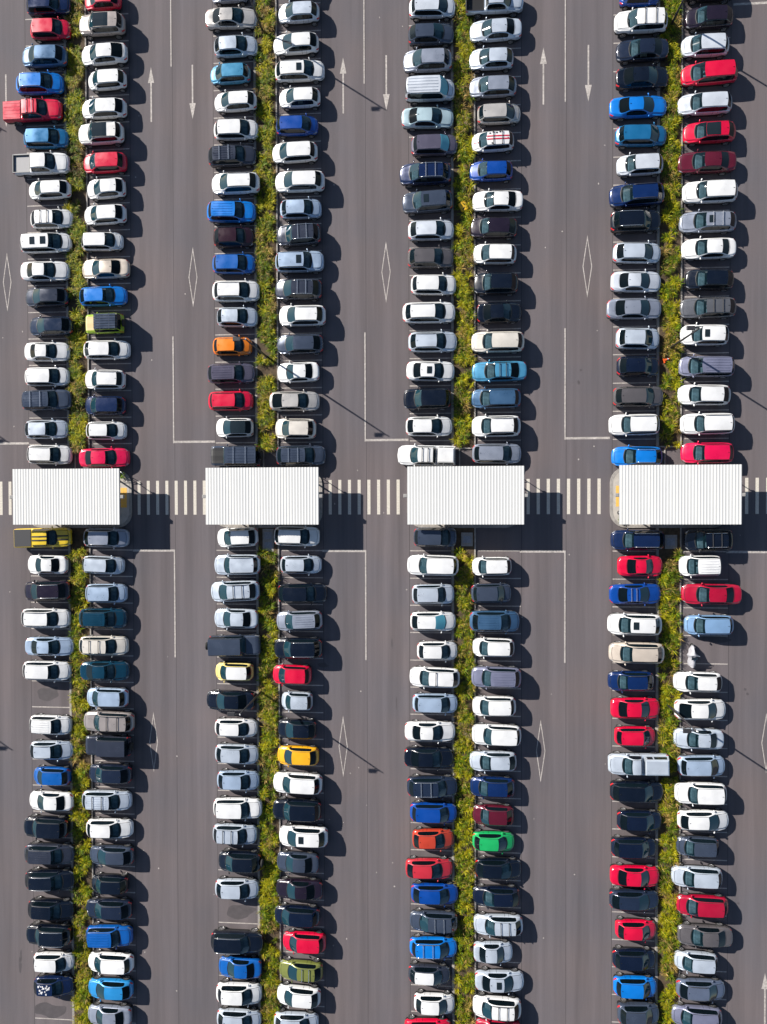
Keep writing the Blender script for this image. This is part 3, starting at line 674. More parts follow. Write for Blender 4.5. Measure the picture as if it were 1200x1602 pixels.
def proto(t):
    if t in PRO: return PRO[t]
    s, res = split_meshes(t); p = s.p; L = p['L']
    d = dict(s=s, res=res); d['tyre'], d['rim'] = wheel_meshes(p['R'])
    mm = []
    for side in (1, -1):
        a = MB(); u = p['uc']+.36; x = L/2-u-.02; y = s.W2*.93; z = p['zb']+.05
        pts = [(x, side*(y-.02), z), (x-.0, side*(y+.05), z+.02)]
        a.tube(pts, .025, 6)
        v = []
        for (dy, sc_) in ((.04, .6), (.06, 1), (.17, 1), (.20, .6)):
            for k in range(8):
                t_ = 2*math.pi*k/8; v.append((x+.06*sc_*math.cos(t_)-.2*(dy-.04), side*(y+dy), z+.03+.075*sc_*math.sin(t_)))
        a.add(v, [(i*8+k, i*8+(k+1) % 8, (i+1)*8+(k+1) % 8, (i+1)*8+k) for i in range(3) for k in range(8)]+[tuple(range(8)), tuple(24+k for k in range(8))])
        mm.append(a.mesh('wing_mirror', [paint('white')], True))
    d['mirror'] = mm
    a = MB(); zb = p['zb']; wi = s.W2*p['gb']-.10; zf = zb-.33; xc = L/2-p['uc']
    a.box(xc-.85, xc-.22, -wi, wi, zf, zb-.02, ch=.08)                       # dashboard
    for sx in ([xc-1.55] if s.bed and p['ur'] < 3 else [xc-1.55, xc-2.35] if not s.bed or True else []):
        if L/2-sx > p['ur']+.0: continue
        for y0, y1 in (((-wi+.08, -.08), (.08, wi-.08)) if sx > xc-1.6 else ((-wi+.05, wi-.05),)):
            a.box(sx, sx+.5, y0, y1, zf, zb-.14, ch=.06); a.box(sx-.14, sx+.02, y0, y1, zf, zb+.22, ch=.05)
    if not s.bed: a.box(-L/2+.35, L/2-max(p['ur']-.75, 3.0), -wi+.02, wi-.02, zf, zb-.06, ch=.04)
    d['cabin'] = a.mesh('cabin', [M['cabin']])
    a = MB(); x = L/2-p['ur']+.16; z = s.z(p['ur']-.16, 0)-.005
    a.add([(x+.09, 0, z), (x-.05, .022, z), (x-.05, -.022, z), (x-.05, 0, z+.075)], [(0, 1, 3), (0, 3, 2), (1, 2, 3)]); d['fin'] = a.mesh('antenna', [M['black']])
    uf, ur = p['uf'], p['ur']; yr = s.sect((uf+ur)/2)[6][0]-.01; d['yr'] = yr
    q = []
    for side in (1, -1):
        a = MB(); us_ = [uf+.12+(ur-.08-uf-.12)*k/6 for k in range(7)]
        pts = [(L/2-u, side*yr, s.z(u, yr)+(.045 if 0 < k < 6 else .0)) for k, u in enumerate(us_)]
        a.tube(pts, .022, 6); q.append(a.mesh('roof_rail', [M['chrome']], True))
    d['rail'] = q
    q = []
    for fr in (.30, .68):
        u = uf+(ur-uf)*fr; a = MB(); z = s.z(u, 0)+.07; x = L/2-u
        a.box(x-.03, x+.03, -yr-.05, yr+.05, z, z+.025, ch=.005)
        for side in (1, -1): a.box(x-.04, x+.04, side*(yr-.03)-.025, side*(yr-.03)+.025, s.z(u, yr)-.02, z-.002)
        q.append(a.mesh('crossbar', [M['bar']]))
    d['bars'] = q
    a = MB(); patch(s, a, uf+.26, uf+.72, -yr*.55, yr*.55); d['sunroof'] = a.mesh('sunroof', [M['glass']])
    a = MB(); patch(s, a, uf+(ur-uf)*.5, uf+(ur-uf)*.5+.42, -yr*.55, yr*.55); d['sunroof2'] = a.mesh('sunroof', [M['glass']])
    a = MB(); patch(s, a, uf+.03, uf+(ur-uf)*.62, -yr*.92, yr*.92, nu=8); d['pano'] = a.mesh('glass_roof', [M['glass']])
    me = res[5][1].copy(); a = MB()
    for vtx in me.vertices: a.v.append(tuple(vtx.co))
    a.f = [tuple(pl.vertices) for pl in me.polygons]; a.m = [0]*len(a.f)
    for k in range(5):
        y = (k-2)*yr*.36; patch(s, a, uf+.3, ur-.2, y-.028, y+.028, .022, 8, 1)
    d['ribbed'] = a.mesh('roof', [paint('white')])
    a = MB(); n = 20
    for x_, r in ((0, .1),): pass
    v = [(-L/2-.02-dx, r*math.cos(2*math.pi*k/n), .95+r*math.sin(2*math.pi*k/n)) for dx, r in ((0, .30), (.04, .35), (.17, .35), (.2, .28), (.2, .02)) for k in range(n)]
    a.add(v, [(i*n+k, i*n+(k+1) % n, (i+1)*n+(k+1) % n, (i+1)*n+k) for i in range(4) for k in range(n)]); d['spare'] = a.mesh('spare_wheel', [M['tyre']], True)
    if s.bed:
        ub, zb = p['ug']+.12, p['zb']; x1, x0 = L/2-ub, -L/2+.04; w = s.W2*.90; a = MB()
        zf = zb-.48; yi = w-.07
        a.add([(x0, -w, zb+.022), (x1, -w, zb+.022), (x1, w, zb+.022), (x0, w, zb+.022), (x0+.06, -yi, zb+.02), (x1-.05, -yi, zb+.02), (x1-.05, yi, zb+.02), (x0+.06, yi, zb+.02), (x0+.06, -yi, zf), (x1-.05, -yi, zf), (x1-.05, yi, zf), (x0+.06, yi, zf), (x0, -w, .5), (x0, w, .5), (x1, -w, .5), (x1, w, .5)],
              [(0, 1, 5, 4), (1, 2, 6, 5), (2, 3, 7, 6), (3, 0, 4, 7), (4, 5, 9, 8), (5, 6, 10, 9), (6, 7, 11, 10), (7, 4, 8, 11), (8, 9, 10, 11), (0, 3, 13, 12), (1, 14, 15, 2)])
        d['tray'] = a.mesh('tray', [M['tray']])
        a = MB(); a.box(x0+.02, x1-.02, -w+.02, w-.02, zb-.02, zb+.05, ch=.025); d['tonneau'] = a.mesh('tray_cover', [M['bar']])
        a = MB(); a.box(x0+.02, x1-.02, -w+.02, w-.02, zb-.02, zb+.06, ch=.025)
        for k in range(5): a.box(x0+.1, x1-.1, (k-2)*.32-.04, (k-2)*.32+.04, zb+.055, zb+.075)
        d['hardcover'] = a.mesh('tray_cover', [paint('white')])
        a = MB(); hh = p['H']-.03; wt = w*.80
        v = [(x0+.02, -w+.02, zb+.03), (x1-.02, -w+.02, zb+.03), (x1-.02, w-.02, zb+.03), (x0+.02, w-.02, zb+.03),
             (x0+.12, -wt, hh-.06), (x1-.06, -wt, hh-.06), (x1-.06, wt, hh-.06), (x0+.12, wt, hh-.06), (x0+.22, -wt+.1, hh), (x1-.1, -wt+.1, hh), (x1-.1, wt-.1, hh), (x0+.22, wt-.1, hh)]
        a.add(v, [(a_+k, a_+(k+1) % 4, a_+4+(k+1) % 4, a_+4+k) for a_ in (0, 4) for k in range(4)]+[(8, 9, 10, 11)]); d['canopy'] = a.mesh('tray_canopy', [paint('white')])
        d['cwin'] = []
        for side in (1, -1):
            a = MB()
            P0, P1, P2, P3 = [Vector((q[0], side*abs(q[1]), q[2])) for q in (v[0], v[1], v[5], v[4])]
            pt = lambda s1, t1: (P0.lerp(P1, s1)).lerp(P3.lerp(P2, s1), t1)+Vector((0, side*.012, .004))
            for (s0, s1) in ((.08, .62), (.68, .92)):
                f_ = [pt(s0, .2), pt(s1, .2), pt(s1, .82), pt(s0, .82)]; a.add(f_, [(0, 1, 2, 3) if side < 0 else (3, 2, 1, 0)])
            d['cwin'].append(a.mesh('canopy_window', [M['glass']]))
        a = MB(); P0, P1, P2, P3 = [Vector(q) for q in (v[3], v[0], v[4], v[7])]
        pt = lambda s1, t1: (P0.lerp(P1, s1)).lerp(P3.lerp(P2, s1), t1)+Vector((-.012, 0, .003))
        a.add([pt(.1, .15), pt(.9, .15), pt(.9, .85), pt(.1, .85)], [(0, 1, 2, 3)]); d['crear'] = a.mesh('canopy_rear_window', [M['glass']])
    PRO[t] = d; return d
def part(name, me, root, m=None, loc=(0, 0, 0), rot=(0, 0, 0)):
    o = bpy.data.objects.new(name, me); C.objects.link(o); o.parent = root; o.location = loc; o.rotation_euler = rot
    if m is not None: o.material_slots[0].link = 'OBJECT'; o.material_slots[0].material = m
    return o
BASE = {'blackroof': 'hatch', 'whiteroof': 'small', 'striped': 'small', 'decal': 'hatch', 'jeep': 'box', 'boxblack': 'box', 'ute': 'ute', 'utetray': 'ute', 'utestripe': 'ute', 'utecanopy': 'ute', 'utedouble': 'ute', 'utesingle': 'ute_single'}
def car(row, k):
    c, blk, X, Y, L, W, H, d_, col, ty, ft, lab = row.split('|'); X, Y, L, W, H = map(float, (X, Y, L, W, H))
    bt = BASE.get(ty, ty); bt = VAR.get(bt, (bt,))[(k*5+k//3) % len(VAR.get(bt, (bt,)))]; d = proto(bt); s = d['s']; p = s.p; cr_ = random.Random(k*7+3)
    yaw = (0 if d_ == 'R' else math.pi)+math.radians(cr_.gauss(0, .9))
    kind = 'parked_pickup' if ty.startswith('ute') else 'parked_van' if ty == 'van' else 'parked_car'
    root = empty(kind, (X, Y, 0), yaw, (L/p['L'], W/p['W'], H/p['H']))
    rowname = {'A1': 'first', 'A2': 'second', 'B1': 'third', 'B2': 'fourth', 'C1': 'fifth', 'C2': 'sixth', 'D1': 'seventh', 'D2': 'eighth'}[c]
    tag(root, lab, {'parked_pickup': 'pickup truck', 'parked_van': 'van'}.get(kind, 'car'), 'vehicles parked in the '+rowname+' column '+('above' if blk == 'U' else 'below')+' the canopies')
    pm = paint(col); off = ty.endswith('utetray')
    roofm = {'blackroof': M['glass'], 'whiteroof': paint('white'), 'jeep': M['bar']}.get(ty, pm)
    dark = M['black']
    for key, (nm, me) in d['res'].items():
        if not len(me.polygons): continue
        m = pm if key == 0 else roofm if key == 5 else None
        if key == 5 and 'b' in ft: me = d['ribbed']
        if key == 1 and 'B' in ft: m = M['blue_screen']
        o = part(nm, me, root, m)
        if key == 5 and roofm is not pm: o['label'] = {'blackroof': 'black glass roof', 'whiteroof': 'white roof', 'jeep': 'black roof'}[ty]
    for side, me in zip((1, -1), d['mirror']): part('wing_mirror', me, root, pm)
    part('cabin', d['cabin'], root)
    if bt not in ('box', 'ute', 'ute_single'): part('antenna', d['fin'], root)
    for u in (p['fu'], s.ru):
        for side in (1, -1):
            wh = part('wheel', d['tyre'], root, None, (p['L']/2-u, side*(s.W2-.125), p['R']), (0, 0, 0 if side > 0 else math.pi))
            r_ = bpy.data.objects.new('rim', d['rim']); C.objects.link(r_); r_.parent = wh
    barm = M['chrome'] if (col in ('navy', 'slatenavy', 'purpleblack', 'dgrey', 'slate', 'royal', 'olive', 'bblue', 'greysilver') or 'c' in ft) else M['bar']
    if 'r' in ft or ('K' in ft):
        for me in d['rail']: part('roof_rail', me, root, barm if barm is M['chrome'] or col not in ('white', 'black') else (M['chrome'] if col == 'black' else M['bar']))
    if 'x' in ft or 'K' in ft:
        for me in d['bars']: part('crossbar', me, root, barm)
    if 'i' in ft: part('crossbar', d['bars'][0], root, M['bar'])
    if 's' in ft: part('sunroof', d['sunroof'], root)
    if 'ss' in ft: part('sunroof', d['sunroof2'], root)
    if 'p' in ft and ty != 'ute': part('glass_roof', d['pano'], root)
    if 't' in ft or bt == 'box': part('spare_wheel', d['spare'], root)
    if ty == 'boxblack':
        a = MB(); patch(s, a, .16, p['uc']-.06, -s.W2*.74, s.W2*.74, .02); a.build('bonnet', M['black'], root)['label'] = 'black bonnet'
    if ty == 'jeep':
        a = MB()
        for q in range(6): a.box(-p['L']/2+.35, p['L']/2-p['uf']-.1, (q-2.5)*.24-.1, (q-2.5)*.24+.1, p['H']+.06, p['H']+.09)
        a.build('roof_rack', paint('slate'), root)
        a = MB(); patch(s, a, .2, p['uc']-.08, -s.W2*.7, s.W2*.7, .02); a.build('bonnet', mat('peach_bonnet', (.62, .45, .22), .5), root)['label'] = 'peach bonnet'  # bonnet panel in one even peach tone, unlike the lime body
    if ty == 'decal':
        a = MB(); rr = random.Random(3)
        for q in range(26):
            u = rr.uniform(p['uf']+.25, p['ur']-.15); y = rr.uniform(-.42, .42); e = rr.uniform(.035, .08); patch(s, a, u-e, u+e, y-e, y+e, .024, 1, 1)
        a.build('roof_decal', paint('white'), root)
    if ty == 'striped':
        a = MB()
        for y in (-.16, .10): patch(s, a, .25, p['uc']-.04, y-.045, y+.045, .022, 5, 1); patch(s, a, p['uf']+.05, p['ur']-.03, y-.045, y+.045, .026, 8, 1)
        a.build('stripe_decal', paint('red'), root)
        a = MB()
        for (u, y) in ((p['uf']+.3, -.42), (p['uf']+.6, -.5), (p['uf']+.9, -.44), (p['uf']+1.2, -.5), (p['uf']+.5, .45)): patch(s, a, u-.07, u+.07, y-.05, y+.05, .028, 1, 1)
        a.build('roof_decal', M['black'], root)
    if ty == 'utestripe':
        a = MB()
        for y in (-.22, .14): patch(s, a, .25, p['uc']-.05, y-.065, y+.065, .022, 5, 2); patch(s, a, p['uf']+.03, p['ur']-.03, y-.065, y+.065, .026, 6, 2)
        a.build('stripe_decal', M['black'], root)
    if s.bed:
        part('tray', d['tray'], root, pm if ty in ('ute', 'utestripe', 'utecanopy', 'utesingle') else M['tray'] if ty == 'utetray' else M['dark_steel'])
        if ty == 'utetray':
            a = MB(); ub = p['ug']+.2; a.box(-p['L']/2+.12, p['L']/2-ub, -s.W2*.80, s.W2*.80, p['zb']-.40, p['zb']-.14, ch=.02); a.build('tray_liner', M['liner'], root)
        if ty == 'ute': part('tray_cover', d['hardcover'], root, pm)
        if ty == 'utestripe': part('tray_cover', d['tonneau'], root)
        if ty in ('utecanopy', 'utesingle'):
            part('tray_canopy', d['canopy'], root, pm)
            for me in d['cwin']: part('canopy_window', me, root)
            part('canopy_rear_window', d['crear'], root)
M['liner'] = mat('tray_liner', (.26, .26, .27), .6)
DATA = """A1|U|-29.34|40.67|4.27|1.86|1.65|R|navy|suv|-|navy blue SUV just above red hatchback, first column from left, above canopies
A1|U|-29.23|38.45|3.92|1.76|1.46|R|red|hatch|-|red hatchback between navy blue SUV and steel blue SUV, first column from left, above canopies
A1|U|-29.80|35.92|4.49|1.85|1.67|L|steelblue|suv|-|steel blue SUV between red hatchback and bright blue SUV, first column from left, above canopies
A1|U|-30.24|33.42|4.57|1.89|1.70|R|bblue|suv|r|bright blue SUV with roof rails between blue SUV and red pickup, first column above canopies
A1|U|-30.88|30.97|5.67|1.87|1.78|R|red|ute|xc|red pickup with ribbed cover between blue SUV and mid blue hatchback, first column above canopies
A1|U|-29.75|28.41|4.40|1.77|1.47|R|midblue|hatch|-|mid blue hatchback between red pickup and white pickup, first column from left, above canopies
A1|U|-30.11|26.02|5.45|1.88|1.77|R|white|utetray|-|white pickup with open grey tray between blue hatchback and white hatchback, first column above canopies
A1|U|-29.47|23.64|4.21|1.69|1.53|L|white|small|-|white small hatchback between white pickup and white hatchback, first column from left, above canopies
A1|U|-29.29|20.94|4.10|1.77|1.46|R|white|hatch|x|white hatchback with crossbars between white hatchback and white minivan, first column from left, above canopies
A1|U|-29.85|18.71|5.02|1.80|1.61|R|white|mpv|ss|white minivan with twin sunroofs between white hatchback and white sedan, first column above canopies
A1|U|-29.96|16.11|4.68|1.82|1.47|R|white|sedan|-|white sedan between white minivan and dark grey hatchback, first column from left, above canopies
A1|U|-29.87|13.71|4.34|1.77|1.47|L|dgrey|hatch|-|dark grey hatchback between white sedan and blue black hatchback, first column from left, above canopies
A1|U|-29.47|10.98|4.39|1.75|1.49|L|navygrey|hatch|-|blue black hatchback between dark grey hatchback and white sedan, first column from left, above canopies
A1|U|-29.83|8.60|4.34|1.79|1.45|R|white|sedan|-|white sedan between blue black hatchback and white hatchback, first column from left, above canopies
A1|U|-29.89|6.28|4.35|1.77|1.47|R|white|hatch|-|white hatchback between white sedan and slate grey SUV, first column from left, above canopies
A1|U|-29.86|4.08|4.92|1.90|1.66|R|slate|suv|xb|slate grey SUV with crossbars between white hatchback and silver hatchback, first column above canopies
A1|U|-29.96|1.35|4.24|1.77|1.46|R|silver|hatch|-|silver hatchback between slate grey SUV and white wagon, first column from left, above canopies
A1|U|-29.73|-1.02|4.35|1.81|1.51|R|white|wagon|r|white wagon with roof rails just below silver hatchback, first column from left, above canopies
A2|U|-24.19|40.88|3.59|1.75|1.46|L|red|hatch|-|red hatchback just above dusty beige SUV, second column from left, above canopies
A2|U|-24.21|38.53|4.48|1.85|1.71|L|greybeige|suv|p|dusty beige SUV with glass roof between red hatchback and white liftback, second column above canopies
A2|U|-24.09|35.91|4.54|1.82|1.48|L|white|fastback|-|white liftback between dusty beige SUV and white hatchback, second column from left, above canopies
A2|U|-23.84|33.52|3.78|1.70|1.50|L|white|small|-|white small hatchback between white liftback and white hatchback, second column from left, above canopies
A2|U|-24.15|30.92|4.41|1.76|1.49|L|white|hatch|-|white hatchback between white hatchback and pearl white SUV, second column from left, above canopies
A2|U|-24.39|28.57|4.42|1.88|1.70|L|pearl|suv|pr|pearl white SUV with glass roof between white hatchback and red hatchback, second column above canopies
A2|U|-24.12|25.94|4.27|1.79|1.48|L|red|hatch|-|red hatchback between pearl white SUV and white hatchback, second column from left, above canopies
A2|U|-24.02|23.56|3.82|1.79|1.50|L|white|hatch|-|white hatchback between red hatchback and white hatchback, second column from left, above canopies
A2|U|-24.14|21.17|4.16|1.77|1.47|L|white|hatch|-|white hatchback between white hatchback and white hatchback, second column from left, above canopies
A2|U|-24.42|18.70|4.02|1.68|1.52|R|white|small|-|white small hatchback between white hatchback and champagne sedan, second column from left, above canopies
A2|U|-24.14|16.18|4.76|1.78|1.44|L|beige|sedan|-|champagne sedan between white hatchback and bright blue hatchback, second column from left, above canopies
A2|U|-24.37|13.64|4.58|1.79|1.45|R|bblue|hatch|-|bright blue hatchback between champagne sedan and lime green off-roader, second column from left, above canopies
A2|U|-24.23|11.06|3.63|1.77|1.84|L|lime|jeep|x|lime green open off-roader between blue hatchback and white hatchback, second column from left, above canopies
A2|U|-24.07|8.67|4.51|1.76|1.48|R|white|hatch|-|white hatchback between lime green off-roader and white wagon, second column from left, above canopies
A2|U|-24.28|5.93|3.99|1.82|1.50|L|white|wagon|r|white wagon with roof rails between white hatchback and navy blue hatchback, second column above canopies
A2|U|-24.28|3.51|4.04|1.75|1.46|L|navy|hatch|-|navy blue hatchback between white wagon and white hatchback, second column from left, above canopies
A2|U|-24.18|1.17|3.92|1.69|1.53|R|white|small|-|white small hatchback between blue hatchback and cerise red sedan, second column from left, above canopies
A2|U|-24.39|-1.35|4.86|1.79|1.44|R|cerise|sedan|-|cerise red sedan just below white hatchback, second column from left, above canopies
A1|L|-30.28|-8.80|5.55|1.84|1.80|R|yellow|utestripe|-|yellow pickup with black stripes just above white sedan, first column from left, below canopies
A1|L|-30.02|-11.35|4.09|1.78|1.46|L|white|sedan|-|white sedan between yellow pickup and plum black SUV, first column from left, below canopies
A1|L|-30.01|-13.79|4.62|1.89|1.71|L|purpleblack|suv|r|plum black SUV with roof rails between white sedan and white wagon, first column below canopies
A1|L|-30.21|-16.39|4.82|1.81|1.55|R|white|wagon|r|white wagon with roof rails between black SUV and silvery blue sedan, first column below canopies
A1|L|-29.88|-19.05|4.73|1.77|1.44|R|silverblue|sedan|-|silvery blue sedan between white wagon and white wagon, first column from left, below canopies
A1|L|-30.15|-21.34|4.76|1.79|1.55|R|white|wagon|-|white wagon beside empty bay, below silvery blue sedan, first column from left, below canopies
A1|L|-29.87|-26.47|4.11|1.79|1.49|R|white|wagon|b|white wagon with ribbed roof beside empty bay, above silver hatchback, first column below canopies
A1|L|-29.76|-28.86|4.25|1.75|1.46|R|silver|hatch|r|silver hatchback with roof rails between white wagon and blue hatchback, first column below canopies
A1|L|-29.78|-31.32|3.75|1.69|1.51|L|blue|small|-|blue small hatchback between silver hatchback and white sedan, first column from left, below canopies
A1|L|-29.89|-33.70|4.47|1.79|1.43|L|white|sedan|-|white sedan between blue hatchback and black SUV, first column from left, below canopies
A1|L|-30.34|-36.15|4.45|1.90|1.67|L|black|suv|-|black SUV between white sedan and dark grey SUV, first column from left, below canopies
A1|L|-30.02|-38.69|4.94|1.85|1.65|R|dgrey|suv|b|dark grey SUV with ribbed roof between black SUV and black SUV, first column below canopies
A1|L|-30.01|-41.17|4.88|1.85|1.66|R|black|suv|r|black SUV with roof rails between dark grey SUV and black wagon, first column below canopies
A1|L|-30.00|-44.03|4.54|1.81|1.50|R|black|wagon|b|black wagon with ribbed roof between black SUV and black SUV, first column below canopies
A1|L|-30.17|-46.38|4.54|1.84|1.68|L|black|suv|r|black SUV with roof rails between black wagon and white hatchback, first column below canopies
A1|L|-29.75|-48.97|4.04|1.67|1.55|R|white|small|-|white small hatchback between black SUV and navy blue hatchback, first column from left, below canopies
A1|L|-29.78|-51.29|3.91|1.75|1.48|R|navy|decal|-|navy blue hatchback with white splotched roof just below white hatchback, first column below canopies
A2|L|-24.27|-8.82|4.45|1.79|1.50|R|greysilver|hatch|r|grey hatchback with roof rails just above silver hatchback, second column from left, below canopies
A2|L|-24.57|-11.36|4.11|1.68|1.55|R|silver|small|-|silver small hatchback between grey hatchback and silvery blue hatchback, second column from left, below canopies
A2|L|-24.31|-14.00|4.08|1.78|1.50|R|silverblue|hatch|-|silvery blue hatchback between silver hatchback and dark teal SUV, second column from left, below canopies
A2|L|-24.60|-16.33|4.64|1.86|1.66|R|teal|suv|b|dark teal SUV with ribbed roof between blue hatchback and cream wagon, second column below canopies
A2|L|-24.60|-18.91|4.79|1.80|1.50|R|champagne|wagon|x|cream wagon with crossbars between dark teal SUV and dark teal sedan, second column below canopies
A2|L|-24.52|-21.29|4.75|1.81|1.44|R|teal|sedan|-|dark teal sedan between cream wagon and silvery blue hatchback, second column from left, below canopies
A2|L|-24.30|-23.79|4.15|1.80|1.48|L|silverblue|hatch|-|silvery blue hatchback between dark teal sedan and taupe SUV, second column from left, below canopies
A2|L|-24.11|-26.00|5.01|1.86|1.67|L|beigegrey|suv|xr|taupe SUV with crossbars between silvery blue hatchback and dark grey off-roader, second column below canopies
A2|L|-24.22|-28.27|4.40|1.82|1.84|L|dgrey|box|-|dark grey boxy off-roader between taupe SUV and charcoal hatchback, second column from left, below canopies
A2|L|-24.09|-30.96|4.29|1.76|1.50|L|charcoal|hatch|-|charcoal hatchback between dark grey off-roader and silver wagon, second column from left, below canopies
A2|L|-24.42|-33.46|4.85|1.82|1.52|R|silver|wagon|xb|silver wagon with crossbars between charcoal hatchback and white wagon, second column from left, below canopies
A2|L|-24.18|-36.12|4.56|1.77|1.51|R|white|wagon|-|white wagon between silver wagon and slate grey hatchback, second column from left, below canopies
A2|L|-24.03|-38.65|4.47|1.76|1.46|L|slate|hatch|-|slate grey hatchback between white wagon and black hatchback, second column from left, below canopies
A2|L|-24.22|-41.38|3.71|1.67|1.54|L|black|small|-|black small hatchback between slate grey hatchback and charcoal wagon, second column from left, below canopies
A2|L|-24.35|-43.75|4.67|1.78|1.49|L|charcoal|wagon|-|charcoal wagon between black hatchback and blue SUV, second column from left, below canopies
A2|L|-24.22|-46.20|4.56|1.89|1.68|R|blue|suv|b|blue SUV with ribbed roof between charcoal wagon and pure white hatchback, second column below canopies
A2|L|-24.20|-48.84|4.57|1.80|1.47|L|purewhite|hatch|-|pure white hatchback between blue SUV and sky blue hatchback, second column from left, below canopies
A2|L|-24.24|-51.31|4.53|1.79|1.49|L|skyblue|hatch|-|sky blue hatchback between pure white hatchback and grey sedan, second column from left, below canopies
A2|L|-24.34|-53.86|4.44|1.82|1.46|L|greysilver|sedan|-|grey sedan just below sky blue hatchback, second column from left, below canopies
B1|U|-12.24|40.90|3.51|1.77|1.46|L|greysilver|hatch|-|grey hatchback just above warm silver sedan, third column from left, above canopies
B1|U|-12.07|38.55|4.88|1.78|1.47|R|warmsilver|sedan|-|warm silver sedan between grey hatchback and silver hatchback, third column from left, above canopies
B1|U|-11.67|35.98|4.10|1.79|1.51|R|silver|hatch|-|silver hatchback between warm silver sedan and light blue hatchback, third column from left, above canopies
B1|U|-12.22|33.50|3.87|1.67|1.53|L|lightblue|small|-|light blue small hatchback between silver hatchback and white hatchback, third column from left, above canopies
B1|U|-11.75|31.00|4.08|1.70|1.53|L|white|small|-|white small hatchback between light blue hatchback and white hatchback, third column from left, above canopies
B1|U|-11.71|28.46|4.20|1.79|1.48|R|white|hatch|-|white hatchback between white hatchback and dark grey wagon, third column from left, above canopies
B1|U|-12.06|26.10|4.58|1.81|1.53|R|dgrey|wagon|xb|dark grey wagon with crossbars between white hatchback and white SUV, third column above canopies
B1|U|-11.75|23.55|4.59|1.86|1.71|L|white|suv|r|white SUV with roof rails between grey wagon and bright blue SUV, third column above canopies
B1|U|-12.15|21.00|4.61|1.90|1.65|R|bblue|suv|b|bright blue SUV with ribbed roof between white SUV and black hatchback, third column above canopies
B1|U|-11.97|18.71|3.85|1.80|1.51|R|maroonblack|hatch|-|maroon black hatchback between bright blue SUV and blue hatchback, third column from left, above canopies
B1|U|-11.98|16.30|4.09|1.78|1.45|R|blue|hatch|-|blue hatchback between maroon black hatchback and white SUV, third column from left, above canopies
B1|U|-11.76|13.76|4.46|1.89|1.65|R|white|suv|r|white SUV with roof rails between blue hatchback and silver hatchback, third column above canopies
B1|U|-11.68|11.42|3.85|1.79|1.49|R|silver|hatch|-|silver hatchback between white SUV and orange hatchback, third column from left, above canopies
B1|U|-12.16|8.78|3.71|1.66|1.50|R|orange|small|-|orange small hatchback between silver hatchback and mauve grey wagon, third column from left, above canopies
B1|U|-12.28|6.29|4.53|1.81|1.52|R|purplegrey|wagon|b|mauve grey wagon with ribbed roof between orange hatchback and red hatchback, third column above canopies
B1|U|-12.34|3.78|4.26|1.78|1.51|R|red|hatch|r|red hatchback with roof rails between mauve grey wagon and white hatchback, third column above canopies
B1|U|-12.01|1.32|3.63|1.76|1.45|L|white|blackroof|-|white hatchback with black roof between red hatchback and slate grey off-roader, third column above canopies
B1|U|-11.92|-1.27|4.68|1.87|1.81|L|slate|boxblack|xb|slate grey off-roader with black bonnet just below white hatchback, third column from left, above canopies
B1|L|-11.78|-8.76|3.96|1.79|1.46|L|white|hatch|-|white hatchback just above silver SUV, third column from left, below canopies
B1|L|-11.78|-11.27|4.41|1.89|1.70|L|silver|suv|r|silver SUV with roof rails between white hatchback and silver SUV, third column below canopies
B1|L|-12.01|-13.70|4.71|1.89|1.68|L|silver|suv|xr|silver SUV with crossbars between silver SUV and silver sedan, third column from left, below canopies
B1|L|-11.97|-16.25|4.25|1.82|1.43|L|silver|sedan|-|silver sedan between silver SUV and slate grey off-roader, third column from left, below canopies
B1|L|-12.05|-18.70|4.88|1.86|1.84|R|slate|box|-|slate grey boxy off-roader between silver sedan and yellow hatchback, third column from left, below canopies
B1|L|-12.16|-21.16|3.69|1.70|1.54|L|cream|whiteroof|-|creamy yellow hatchback with white roof between grey off-roader and black sedan, third column below canopies
B1|L|-12.55|-23.85|4.68|1.80|1.45|L|black|sedan|-|black sedan between creamy yellow hatchback and white hatchback, third column from left, below canopies
B1|L|-12.01|-26.37|4.10|1.66|1.49|R|white|small|-|white small hatchback between black sedan and silver hatchback, third column from left, below canopies
B1|L|-11.96|-28.80|4.17|1.78|1.48|R|silver|hatch|-|silver hatchback between white hatchback and silvery blue hatchback, third column from left, below canopies
B1|L|-11.85|-31.24|4.03|1.79|1.49|R|silverblue|hatch|-|silvery blue hatchback between silver hatchback and white SUV, third column from left, below canopies
B1|L|-11.87|-33.78|4.66|1.85|1.67|R|white|suv|-|white SUV between silvery blue hatchback and silver wagon, third column from left, below canopies
B1|L|-12.18|-36.25|4.23|1.81|1.52|R|silver|wagon|x|silver wagon with crossbars between white SUV and black SUV, third column from left, below canopies
B1|L|-11.73|-38.74|4.13|1.84|1.70|L|black|suv|t|black SUV with spare wheel between silver wagon and silver hatchback, third column below canopies
B1|L|-12.02|-41.36|4.21|1.79|1.46|R|silver|hatch|-|silver hatchback beside empty bay, below black SUV, third column from left, below canopies
B1|L|-12.00|-46.23|5.04|1.87|1.67|R|black|suv|r|black SUV with roof rails beside empty bay, above blue sedan, third column below canopies
B1|L|-11.79|-48.71|4.20|1.82|1.44|L|blue|sedan|-|blue sedan between black SUV and white SUV, third column from left, below canopies
B1|L|-11.85|-51.05|4.36|1.86|1.68|R|white|suv|-|white SUV between blue sedan and silver hatchback, third column from left, below canopies
B1|L|-11.90|-53.57|4.28|1.79|1.46|R|silver|hatch|-|silver hatchback just below white SUV, third column from left, below canopies
B2|U|-5.60|41.23|3.75|1.75|1.49|R|white|hatch|-|white hatchback just above silver hatchback, fourth column from left, above canopies
B2|U|-5.86|38.71|3.90|1.70|1.52|L|silver|small|-|silver small hatchback between white hatchback and white hatchback, fourth column from left, above canopies
